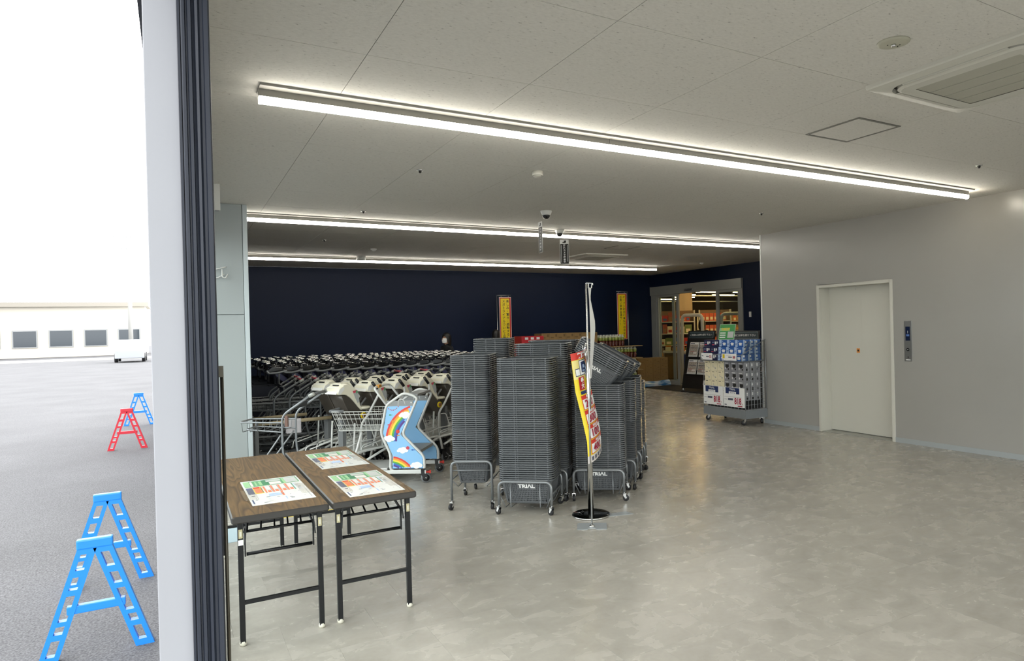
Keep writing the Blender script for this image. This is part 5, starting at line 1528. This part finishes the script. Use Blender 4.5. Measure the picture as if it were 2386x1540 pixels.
# upper tray
sh = MB().box(-0.06, Lx, 0.0, Ly, 0.966, 0.975).build('upper_shelf', 'cage_wire', cg)
MB().tube(round_path([(-0.06, 0, 1.07), (-0.06, Ly, 1.07)], 0.01), 0.005, 6).tube(round_path([(-0.06, 0, 0.97), (-0.06, 0, 1.07), (Lx, 0, 1.30)], 0.02), 0.005, 6).tube(round_path([(-0.06, Ly, 0.97), (-0.06, Ly, 1.07), (Lx, Ly, 1.30)], 0.02), 0.005, 6).build('tray_rail', 'cage_wire', cg)
MB().box(0.0, Lx, -0.004, -0.002, 0.98, 1.28).build('side_guard', 'clear_plastic', cg)
BX = MB().box(0.03, Lx - 0.03, 0.06, Ly - 0.06, 0.245, 0.372).build('inner_bin', 'black_plastic', cg)

def mask_box(kind, x, y, z, w_, d, h, label, group):
    """w_ along Y (front face looks to -X), d along X."""
    cols = {'navy': 'box_navy', 'blue': 'box_blue', 'cream': 'box_cream', 'grey': 'box_grey'}
    t = thing('mask_box', label, 'box', (CX + x, CY + y, z), 0, group)
    MB().box(0, d, 0, w_, 0, h).build('carton', cols[kind], t, bev=0.002)
    M = frame((-0.0004, w_, 0), (0, -1, 0), (0, 0, 1)); M2 = frame((0, -0.0004, 0), (1, 0, 0), (0, 0, 1))
    if kind == 'navy':
        R = [(w_ * .08, w_ * .38, h * .2, h * .32, 'pink_red'), (w_ * .45, w_ * .65, h * .3, h * .75, 'text_white'), (w_ * .72, w_ * .86, h * .45, h * .75, 'text_white'), (w_ * .1, w_ * .35, h * .6, h * .66, 'p_blue')]
    elif kind == 'blue':
        R = [(0, w_ * .32, 0, h, 'box_pale'), (w_ * .04, w_ * .26, h * .45, h * .5, 'navy_print', 2), (w_ * .04, w_ * .22, h * .3, h * .35, 'navy_print', 2), (w_ * .5, w_ * .82, h * .2, h * .6, 'text_white'), (w_ * .44, w_ * .88, h * .42, h * .52, 'text_white'), (w_ * .4, w_ * .5, h * .72, h * .84, 'p_blue')]
    elif kind == 'cream':
        R = [(w_ * .15, w_ * .5, h * .80, h * .86, 'text_dark'), (w_ * .3, w_ * .36, h * .35, h * .6, 'cream_dark'), (w_ * .36, w_ * .6, h * .33, h * .37, 'cream_dark'), (w_ * .6, w_ * .78, h * .15, h * .32, 'cream_dark'), (w_ * .78, w_ * .86, h * .85, h * .93, 'text_dark')]
    else:
        R = [(w_ * .22, w_ * .72, h * .42, h * .72, 'text_dark'), (w_ * .12, w_ * .24, h * .2, h * .4, 'text_white'), (w_ * .55, w_ * .75, h * .12, h * .3, 'text_dark'), (w_ * .3, w_ * .6, h * .34, h * .44, 'text_dark'), (w_ * .1, w_ * .6, h * .82, h * .88, 'text_white')]
    prints(t, M, R)
    if kind in ('grey', 'blue'):
        prints(t, M2, [(d * .2, d * .5, h * .55, h * .85, 'text_white'), (d * .25, d * .6, h * .1, h * .35, 'text_dark' if kind == 'grey' else 'box_pale'), (0, d * .25, 0, h, 'box_pale' if kind == 'blue' else 'box_grey')])
mat('box_navy', '23264a', 0.4); mat('box_blue', '2f5fa8', 0.4); mat('box_pale', 'a9c0de', 0.4); mat('box_cream', 'ece2c0', 0.5); mat('box_grey', '8e8e92', 0.4)
LAY = ['lowest', 'middle', 'top']
# lower bin: cream boxes on the left (far y), grey ones to the right
for r in range(4):
    z = 0.377 + 0.146 * r
    for k in range(6):
        kind = 'cream' if k < 3 else 'grey'
        y = 0.875 - 0.152 * (k + 1) + 0.05
        if z + 0.144 > 0.965:
            continue
        rown = ('bottom', 'lower middle', 'upper middle', 'top')[r]
        mask_box(kind, 0.015, y, z, 0.146, 0.10, 0.144, '%s mask box, %s from the left, %s row of the trolley' % (kind if kind == 'cream' else 'dark grey', ORD[k], rown), 'mask boxes in the lower cage')
        if k == 5:
            for j in range(2):
                mask_box('grey', 0.125 + 0.105 * j, y, z, 0.146, 0.10, 0.144, 'grey mask box inside the cage side, %s behind the front, %s row' % (ORD[j], rown), 'mask boxes in the lower cage')
# upper tray
for r in range(3):
    z = 0.978 + 0.108 * r
    for k in range(5):
        kind = 'navy' if k < 2 else 'blue'
        y = 0.90 - 0.176 * (k + 1) + (0.006 if k < 2 else 0)
        rown = ('bottom', 'middle', 'top')[r]
        mask_box(kind, -0.04 + 0.02 * r, y, z, 0.172, 0.13, 0.105, '%s mask box, %s from the left, %s row of the upper tray' % (kind, ORD[k], rown), 'mask boxes on the upper tray')
        if k == 4:
            for j in range(2):
                mask_box('blue', 0.095 + 0.02 * r + 0.135 * j - (0.02 * r if j else 0), y, z, 0.172, 0.125, 0.105, 'blue mask box at the tray end, %s behind the front, %s row' % (ORD[j], rown), 'mask boxes on the upper tray')
# price boards
for k, y1 in ((0, 0.93), (1, 0.463)):
    t = thing('price_board', 'white price board reading 818 with a navy heading, %s one' % ('left' if k == 0 else 'right'), 'price sign', (CX - 0.012, CY + y1, 0.27), 0, 'price boards on the trolley')
    W, H = 0.458, 0.30
    MB().box(0, 0.004, -W, 0, 0, H).build('board', 'paper_white', t)
    M = frame((-0.0005, 0, 0), (0, -1, 0), (0, 0, 1))
    prints(t, M, [(0.05, 0.35, 0.20, 0.295, 'navy_print'), (0.12, 0.28, 0.195, 0.235, 'paper_white', 2), (0.02, 0.30, 0.150, 0.156, 'p_grey'), (0.30, 0.40, 0.148, 0.154, 'p_grey'), (0.10, 0.21, 0.10, 0.13, 'p_ink'), (0.02, 0.08, 0.105, 0.115, 'p_grey'), (0.02, 0.07, 0.02, 0.035, 'p_ink'), (0.31, 0.41, 0.012, 0.026, 'crimson')])
    txt('TRIΛL', 0.04, 'text_white', t, M @ Matrix.Translation((0.2, 0.268, 0.001)), 0.02, width=0.13)
    txt('オリジナル', 0.03, 'navy_print', t, M @ Matrix.Translation((0.2, 0.215, 0.0015)), 0.02, width=0.11)
    txt('818', 0.135, 'crimson', t, M @ Matrix.Translation((0.315, 0.088, 0.001)), 0.03, width=0.15)
    txt('円', 0.03, 'crimson', t, M @ Matrix.Translation((0.41, 0.05, 0.001)), 0.01)
for y1, y0, yl, lb in ((0.90, 0.64, False, 'small white price card under the navy mask boxes'), (0.42, 0.10, True, 'small white price card with a yellow mark under the blue mask boxes')):
    t = thing('price_card', lb, 'price sign', (CX - 0.068, CY + y1, 0.985), 0, 'price cards on the upper tray')
    W = y1 - y0
    MB().box(0, 0.003, -W, 0, 0, 0.105).build('card', 'paper_white', t)
    M = frame((-0.0005, 0, 0), (0, -1, 0), (0, 0, 1))
    prints(t, M, [(W * .45, W * .7, .045, .06, 'p_ink'), (W * .04, W * .12, .012, .022, 'p_ink'), (W * .3, W * .65, .075, .082, 'p_pinkgrey')] + ([(0.02, 0.065, 0.035, 0.095, 'yellow')] if yl else [(W * .04, W * .2, .055, .065, 'p_ink')]))
    txt('88' if yl else '55', 0.055, 'crimson', t, M @ Matrix.Translation((W * 0.84, 0.05, 0.001)), 0.03)
t = thing('green_notice', 'green and yellow notice standing above the blue mask boxes', 'sign', (CX + 0.10, CY + 0.50, 1.30), rad(8))
M = frame((0, 0, 0), (0.05, -0.998, 0), (0.25, 0, 1))
MB().prism([(-0.15, 0), (0.15, 0), (0.15, 0.25), (-0.15, 0.25)], 0, -0.004, lambda a, c_, h: tuple(M @ Vector((a, c_, h)))).build('sheet', mat('notice_white', 'c9d6c4', 0.4), t)
prints(t, M, [(-.145, .145, .005, .245, 'green'), (-.14, .05, .14, .19, 'p_lime', 2), (-.13, -.02, .10, .115, 'text_white', 2), (-.13, -.02, .065, .08, 'text_white', 2), (-.13, -.02, .03, .045, 'text_white', 2), (.02, .13, .03, .13, 'p_grey', 2)])
txt('友達登録', 0.05, 'yellow', t, M @ Matrix.Translation((-0.03, 0.165, 0.0022)), 0.02, width=0.16)
MB().cyl((0, 0, -0.02), (0.01, 0, 0.02), 0.004, 6).build('clip', 'steel', t)

# ------------------------------------------------------------------ people
def person(x, y, rz, height, label, hair_len=0.2, mask=True):
    """One continuous standing figure; arms relaxed, head slightly bowed."""
    s = height / 1.70
    t = thing('person', label, 'person', (x, y, 0), rz)
    J = {'pel': (0, 0, 0.92), 'spi': (0, -0.005, 1.10), 'che': (0, 0, 1.28), 'nek': (0, 0.0, 1.44), 'hd1': (0, -0.015, 1.52), 'hd2': (0, -0.02, 1.585), 'hd3': (0, -0.012, 1.65)}
    R_ = {'pel': (.15, .11), 'spi': (.125, .095), 'che': (.15, .105), 'nek': (.055, .055), 'hd1': (.058, .066), 'hd2': (.074, .088), 'hd3': (.06, .07)}
    E_ = [('pel', 'spi'), ('spi', 'che'), ('che', 'nek'), ('nek', 'hd1'), ('hd1', 'hd2'), ('hd2', 'hd3')]
    for sd_ in (-1, 1):
        k = 'l' if sd_ < 0 else 'r'
        J.update({k + 'hip': (sd_ * .09, 0, .86), k + 'kne': (sd_ * .095, -.01, .48), k + 'ank': (sd_ * .095, .015, .08), k + 'toe': (sd_ * .105, -.13, .035),
                  k + 'sho': (sd_ * .175, 0, 1.38), k + 'elb': (sd_ * .215, .01, 1.10), k + 'wri': (sd_ * .215, -.06, .87), k + 'pal': (sd_ * .213, -.08, .80)})
        R_.update({k + 'hip': (.085, .09), k + 'kne': (.055, .058), k + 'ank': (.04, .042), k + 'toe': (.036, .03), k + 'sho': (.058, .06), k + 'elb': (.042, .044), k + 'wri': (.027, .03), k + 'pal': (.018, .036)})
        E_ += [('pel', k + 'hip'), (k + 'hip', k + 'kne'), (k + 'kne', k + 'ank'), (k + 'ank', k + 'toe'), ('che', k + 'sho'), (k + 'sho', k + 'elb'), (k + 'elb', k + 'wri'), (k + 'wri', k + 'pal')]
        for i, (dy, L_) in enumerate(((-.026, .066), (-.009, .075), (.009, .07), (.025, .055))):
            a, b_ = k + 'f%da' % i, k + 'f%db' % i
            J[a] = (sd_ * .212, -.085 + dy, .765); J[b_] = (sd_ * .203, -.092 + dy, .765 - L_)
            R_[a] = (.0095, .0095); R_[b_] = (.007, .007)
            E_ += [(k + 'pal', a), (a, b_)]
        a, b_ = k + 'tha', k + 'thb'
        J[a] = (sd_ * .200, -.118, .80); J[b_] = (sd_ * .192, -.132, .76)
        R_[a] = (.011, .011); R_[b_] = (.008, .008); E_ += [(k + 'pal', a), (a, b_)]
    names = list(J)
    me = bpy.data.meshes.new('body')
    me.from_pydata([tuple(c * s for c in J[n_]) for n_ in names], [(names.index(a), names.index(b_)) for a, b_ in E_], [])
    o = bpy.data.objects.new('body', me); COL.objects.link(o)
    md = o.modifiers.new('skin', 'SKIN'); md.use_smooth_shade = True
    for i, n_ in enumerate(names):
        sv = me.skin_vertices[0].data[i]
        sv.radius = (R_[n_][0] * s, R_[n_][1] * s)
        sv.use_root = n_ == 'pel'
    o.modifiers.new('smooth', 'SUBSURF').levels = 2
    dg = bpy.context.evaluated_depsgraph_get()
    m2 = bpy.data.meshes.new_from_object(o.evaluated_get(dg))
    bpy.data.objects.remove(o)
    for q in ('black_cloth', 'skin', 'rubber'):
        m2.materials.append(MATS[q])
    for p in m2.polygons:
        c_ = p.center / s
        p.use_smooth = True
        p.material_index = 1 if (c_.z > 1.455 or (abs(c_.x) > .15 and c_.z < .86 and c_.z > .66)) else (2 if c_.z < .07 else 0)
    body = use('body', m2, t); body.name = 'body'
    hz_ = 1.60 * s
    def hairf(u_, v_):
        th = 2 * PI * u_
        ph = v_ * (PI * 0.62)
        front = max(0, -math.sin(th))           # face looks to -y
        ph *= 1 - 0.42 * front
        r = 1.0
        z = hz_ + 0.125 * s * math.cos(ph) * r
        drop = max(0, v_ - 0.75) * 4 * hair_len * s * (1 - min(1, front * 1.6))
        wav = 1 + 0.05 * math.sin(7 * th + 9 * v_)
        return (0.097 * s * math.sin(ph) * math.cos(th) * wav, (0.112 * math.sin(ph) * math.sin(th) * wav + 0.0) * s, z - drop)
    MB().grid(hairf, 28, 14).build('hair', 'hair', t)
    for sx in (-1, 1):
        MB().ell((sx * 0.03 * s, -0.098 * s, 1.605 * s), 0.011 * s, 0.005 * s, 0.006 * s, 8, 5).build('eye', 'text_dark', t)
        MB().ell((sx * 0.077 * s, -0.015 * s, 1.585 * s), 0.010 * s, 0.018 * s, 0.028 * s, 8, 5).build('ear', 'skin', t)
    MB().tube([(0, -0.10 * s, 1.60 * s), (0, -0.118 * s, 1.565 * s), (0, -0.105 * s, 1.555 * s)], [0.007 * s, 0.012 * s, 0.008 * s], 8).build('nose', 'skin', t)
    MB().ell((0, -0.095 * s, 1.525 * s), 0.022 * s, 0.006 * s, 0.006 * s, 8, 5).build('mouth', mat('lips', '8c4f48', 0.5), t)
    if mask:
        def mk_(u_, v_):
            a = (u_ - 0.5) * 2.3
            bul = 0.018 * math.cos(a * 1.2) * math.sin(PI * v_)
            return ((0.084 * math.sin(a)) * s, (-0.012 - (0.094 + bul) * math.cos(a)) * s, (1.582 - 0.088 * v_ + 0.012 * math.cos(a) * (1 - v_) - 0.014 * math.cos(a) * v_) * s)
        MB().grid(mk_, 14, 8).build('face_mask', 'paper_white', t)
    return t
person(4.80, 13.5, rad(-74), 1.49, 'person with dark wavy hair, white face mask and black top behind the carts', 0.15)
person(5.95, 13.6, rad(150), 1.53, 'person with short dark hair almost hidden behind the left baskets', 0.08, False)

# ------------------------------------------------------------------ outside the entrance
def barricade(x, y, colr, nm, label):
    t = thing('barricade_stand', label, 'barricade', (x, y, -0.02), 0, 'plastic barricade stands')
    for s_ in (-1, 1):
        foot, top = V(s_ * 0.20, 0, 0.0), V(s_ * 0.03, 0, 0.54)
        lg = MB()
        d = (top - foot)
        side = V(1, 0, 0)
        def ad(t0, t1, x0, x1):
            q = [foot + d * t0 + side * x0, foot + d * t0 + side * x1, foot + d * t1 + side * x1, foot + d * t1 + side * x0]
            lg.add([p + V(0, -0.02, 0) for p in q] + [p + V(0, 0.02, 0) for p in q], [(0, 1, 2, 3), (7, 6, 5, 4), (0, 4, 5, 1), (1, 5, 6, 2), (2, 6, 7, 3), (3, 7, 4, 0)])
        w_ = 0.04
        ad(0, 1, -w_, -w_ + 0.022); ad(0, 1, w_ - 0.022, w_)
        for t0, t1 in ((0, .06), (.2, .25), (.32, .36), (.58, .63), (.74, .8), (.94, 1)):
            ad(t0, t1, -w_ + 0.022, w_ - 0.022)
        lg.build('leg', colr, t)
    MB().box(-0.075, 0.075, -0.022, 0.022, 0.53, 0.58).build('top_cap', colr, t, bev=0.008)
    MB().box(-0.12, 0.12, -0.018, 0.018, 0.22, 0.26).build('cross_rung', colr, t, bev=0.004)
mat('plastic_blue', '1f7fd8', 0.35); mat('plastic_red', 'c02434', 0.35)
for y, x, c_, lb in ((4.18, -0.37, 'plastic_blue', 'blue plastic barricade stand nearest the entrance'), (5.33, -0.40, 'plastic_blue', 'blue plastic barricade stand, second from the entrance'), (11.6, -0.62, 'plastic_red', 'red plastic barricade stand outside the entrance'), (14.7, -0.60, 'plastic_blue', 'blue plastic barricade stand farthest along the facade')):
    barricade(x, y, c_, '', lb)
struct(MB().box(-12, -0.8, 62, 62.6, -0.02, 0.14).build('kerb_outside', mat('kerb', 'b0b0ac', 0.8)), 'pale kerb at the far side of the car park')
# distant car
t = thing('parked_car', 'silver car parked far outside across the car park', 'car', (-2.6, 55, 0))
MB().prism([(-2.0, 0.25), (2.0, 0.25), (2.05, 0.65), (1.9, 0.85), (1.0, 0.95), (0.5, 1.45), (-1.2, 1.48), (-1.8, 0.95), (-2.05, 0.8)], -0.8, 0.8, lambda a, c_, h: (h, a, c_)).build('body', mat('car_silver', 'b9bdc2', 0.25, 0.4), t, bev=0.05)
MB().prism([(0.9, 0.97), (0.48, 1.38), (-1.15, 1.41), (-1.6, 0.97)], -0.81, 0.81, lambda a, c_, h: (h, a, c_)).build('windows', mat('car_glass', '31393f', 0.1), t)
for y in (-1.3, 1.3):
    for x in (-0.75, 0.75):
        MB().cyl((x - 0.1, y, 0.3), (x + 0.1, y, 0.3), 0.3, 18).build('wheel', 'wheel_black', t)
# far shops
for x, y, w_, d, h, c_, rf, nm in ((-9, 78, 13, 8, 4.6, 'b9b4a8', '8f8a80', 'low cream building with a flat roof far outside'), (-24, 74, 13, 10, 7.5, 'c2c4c4', '77797a', 'pale two-storey building far outside on the left')):
    t = thing('far_building', nm, 'building', (x, y, 0))
    MB().box(-w_ / 2, w_ / 2, 0, d, 0, h).build('walls', mat('fb_' + c_, c_, 0.8), t)
    MB().box(-w_ / 2 - 0.3, w_ / 2 + 0.3, -0.4, d + 0.3, h, h + 0.4).build('roof', mat('fbr_' + rf, rf, 0.7), t)
    for k in range(5):
        xx = -w_ / 2 + w_ * (k + 0.5) / 5
        f_ = MB().box(xx - 0.9, xx + 0.9, -0.06, 0.0, 0.9, 2.5).build('window', 'grey_mid', t)
        MB().box(xx - 0.8, xx + 0.8, -0.08, -0.06, 1.0, 2.4).build('pane', 'car_glass', f_)
t = thing('utility_pole', 'concrete utility pole with cross arms far outside', 'utility pole', (-3.3, 70, 0))
MB().cyl((0, 0, 0), (0, 0, 11), 0.18, 10, 0, 0.12).build('mast', mat('pole_grey', 'a2a29e', 0.8), t)
for z in (9.2, 10.2):
    MB().box(-1.1, 1.1, -0.06, 0.06, z, z + 0.12).build('cross_arm', 'grey_mid', t)
# ------------------------------------------------------------------ the store behind the sliding door
X2, YS0, YS1, HS = 36.0, 9.0, 44.0, 4.2
struct(MB().box(XN + 0.2, X2, YS0, YS1, -0.1, -0.001).build('floor_store', mat('store_floor', 'a09a8c', 0.3)), 'pale store floor behind the sliding door')
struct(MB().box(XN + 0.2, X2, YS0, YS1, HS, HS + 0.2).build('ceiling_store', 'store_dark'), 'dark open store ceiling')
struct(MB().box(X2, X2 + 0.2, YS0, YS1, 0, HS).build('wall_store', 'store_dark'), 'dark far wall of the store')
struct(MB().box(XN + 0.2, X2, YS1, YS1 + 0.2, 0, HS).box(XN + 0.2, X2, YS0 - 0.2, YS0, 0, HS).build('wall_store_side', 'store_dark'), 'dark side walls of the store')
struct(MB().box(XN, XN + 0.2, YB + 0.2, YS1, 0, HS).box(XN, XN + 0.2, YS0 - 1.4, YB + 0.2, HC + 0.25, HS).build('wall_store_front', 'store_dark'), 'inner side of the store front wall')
mat('store_tube', 'ffe2a0', 0.5, emit=STORE_STRENGTH, ecol=(1.0, 0.86, 0.58))
for iy in range(11):  # the nearer tubes hang out of view, added to light the goods
    for ix in range(6):
        xx, yy = 12.8 + 3.2 * ix + 0.9 * (iy % 2), 12.6 + 2.8 * iy
        t = thing('store_light', 'warm store ceiling tube beyond the door, %s row, %s along' % (ORD[iy], ORD[ix]), 'ceiling light', (xx, yy, 3.35), 0, 'warm store lights')
        MB().box(-0.9, 0.9, -0.035, 0.035, 0, 0.04).build('tube', 'store_tube', t)
        MB().box(-0.92, 0.92, -0.05, 0.05, 0.04, 0.09).build('housing', 'wheel_grey', t)
        for sx in (-0.7, 0.7):
            MB().cyl((sx, 0, 0.09), (sx, 0, HS - 3.35), 0.008, 5).build('hanger', 'wheel_grey', t)
for yy in (20.5, 26.5, 33.0):
    tag(MB().tube([(11.5, yy, 3.0), (35.8, yy, 3.0)], 0.03, 8).build('ceiling_pipe', 'alu'), 'grey pipe under the store ceiling, %s one' % {20.5: 'nearest', 26.5: 'middle', 33.0: 'farthest'}[yy], 'pipe', 'store pipes')
tag(MB().box(15.0, 15.35, 18.2, 18.55, 0, HS).build('store_pillar', mat('pillar_cream', 'b5a184', 0.6)), 'cream square pillar inside the store', 'pillar')

PAL = ['c0562e', 'd0a860', '8f6a40', 'b03028', 'd8cfa8', '6a7a40', 'c88a40', '3f5f8a', '9a4a30', 'e0d0b0']
for i, c_ in enumerate(PAL):
    mat('goods_%d' % i, c_, 0.45)
def shelf_unit(x, y, rz, W, label, scheme, seed, levels=5):
    t = thing('store_shelf', label, 'shelf', (x, y, 0), rz, 'store shelves')
    MB().box(-W / 2, W / 2, 0.42, 0.45, 0, 2.0).build('back_panel', mat('shelf_back', '6b5640', 0.6), t)
    for sx in (-1, 1):
        MB().box(sx * W / 2 - 0.02, sx * W / 2 + 0.02, 0.0, 0.45, 0, 2.0).build('upright', 'cream_dark', t)
    q = random.Random(seed)
    for k in range(levels):
        z = 0.15 + 0.37 * k
        MB().box(-W / 2 + 0.02, W / 2 - 0.02, 0.0, 0.42, z, z + 0.025).build('shelf_board', 'cream_paint', t)
        xx = -W / 2 + 0.05
        c_ = 0
        while xx < W / 2 - 0.2:
            w_ = 0.13 if scheme == 'orange' else q.uniform(0.11, 0.24)
            h = 0.24 if scheme == 'orange' else q.uniform(0.16, 0.30)
            gi = 0 if scheme == 'orange' else q.randrange(10)
            g_ = MB().box(xx, xx + w_ - 0.012, 0.03, 0.30, z + 0.026, z + 0.026 + h)
            g_.box(xx + w_ * 0.15, xx + w_ * 0.75, 0.028, 0.03, z + 0.06, z + 0.02 + h * 0.55, 1)
            o = g_.build('goods_pack', ['goods_%d' % gi, 'goods_%d' % ((gi + 4) % 10)])
            M = Matrix.Translation((x, y, 0)) @ Matrix.Rotation(rz, 4, 'Z')
            o.matrix_world = M
            tag(o, '%s goods pack, %s on the %s shelf of the %s' % ({0: 'orange', 1: 'tan', 2: 'brown', 3: 'red', 4: 'cream', 5: 'olive', 6: 'amber', 7: 'blue', 8: 'rust', 9: 'pale'}[gi], ORD[c_], ('lowest', 'second', 'third', 'fourth', 'top')[k], label.split(',')[0]), 'goods', 'goods on the store shelves')
            xx += w_; c_ += 1
shelf_unit(14.35, 15.95, rad(-40), 0.95, 'orange goods shelf, facing the store door', 'orange', 1)
shelf_unit(13.3, 16.85, rad(-40), 1.5, 'left goods shelf, facing the store door', 'mix', 2)
shelf_unit(15.6, 14.9, rad(-42), 1.8, 'right goods shelf, facing the store door', 'mix', 3)
shelf_unit(12.3, 17.5, rad(-30), 1.0, 'narrow goods shelf at the left, near the store door', 'mix', 6)
shelf_unit(16.6, 22.6, rad(-38), 3.0, 'far left goods shelf, deep in the store', 'mix', 4)
shelf_unit(19.6, 20.6, rad(-42), 3.0, 'far goods shelf, deep in the store', 'mix', 5)
# low produce counter
t = thing('produce_counter', 'low counter of packed food just inside the store door', 'counter', (12.75, 15.0, 0), rad(-40))
MB().box(-0.9, 0.9, 0, 0.6, 0, 0.75).build('base', 'cardboard_dark', t, bev=0.01)
MB().box(-0.95, 0.95, -0.03, 0.63, 0.75, 0.80).build('top', 'cream_paint', t)
q = random.Random(9)
for r in range(3):
    for c_ in range(9):
        o = MB().box(-0.08, 0.08, -0.07, 0.07, 0, q.uniform(0.08, 0.16)).build('food_pack', 'goods_%d' % q.choice([0, 1, 4, 6, 9, 3]), bev=0.01)
        M = Matrix.Translation((12.75, 15.0, 0.80)) @ Matrix.Rotation(rad(-40), 4, 'Z') @ Matrix.Translation((-0.8 + 0.2 * c_, 0.1 + 0.19 * r, 0))
        o.matrix_world = M
        tag(o, 'food pack on the low counter, %s row, %s from the left' % (ORD[r], ORD[c_]), 'food pack', 'food packs on the counter')
def gate(x, y, rz, label):
    t = thing('security_gate', label, 'security gate', (x, y, 0), rz, 'security gates')
    MB().tube(round_path([(-0.30, 0, 0), (-0.27, 0, 1.80), (0.27, 0, 1.80), (0.30, 0, 0)], 0.12, 5), 0.045, 10).build('hoop', 'cream_paint', t)
    MB().box(-0.28, 0.28, -0.02, 0.02, 0.03, 0.80).build('lower_panel', 'cream_dark', t)
    MB().box(-0.36, 0.36, -0.09, 0.09, 0, 0.03).build('foot', 'grey_mid', t)
    prints(t, frame((0, -0.0205, 0), (1, 0, 0), (0, 0, 1)), [(-0.24, 0.24, 0.42, 0.78, 'navy_print'), (-0.24, 0.24, 0.2, 0.4, 'grey_mid')])
    return t
g1 = gate(11.55, 13.72, rad(-58), 'cream security gate inside the store door, left one')
M = frame((0, -0.0215, 0.60), (1, 0, 0), (0, 0, 1))
MB().add([M @ Vector(p) for p in ((-0.10, -0.08, 0.001), (0.10, -0.08, 0.001), (0, 0.11, 0.001))], [(0, 1, 2)]).build('warning_triangle', 'yellow', g1)
txt('!', 0.13, 'text_dark', g1, M @ Matrix.Translation((0, -0.02, 0.002)), 0.03)
gate(11.85, 12.55, rad(-58), 'cream security gate inside the store door, right one')
person(12.25, 14.15, rad(160), 1.68, 'person with dark hair walking inside the store beyond the door', 0.12, False)
t = thing('store_sign', 'cream letters SHU on a dark panel inside the store', 'sign', (12.55, 17.75, 2.02), rad(-35))
MB().box(-0.8, 0.8, 0, 0.04, 0, 0.75).build('panel', 'store_dark', t)
txt('SHU', 0.42, 'cream_paint', t, frame((0.0, -0.003, 0.35), (1, 0, 0), (0, 0, 1)), 0.0)
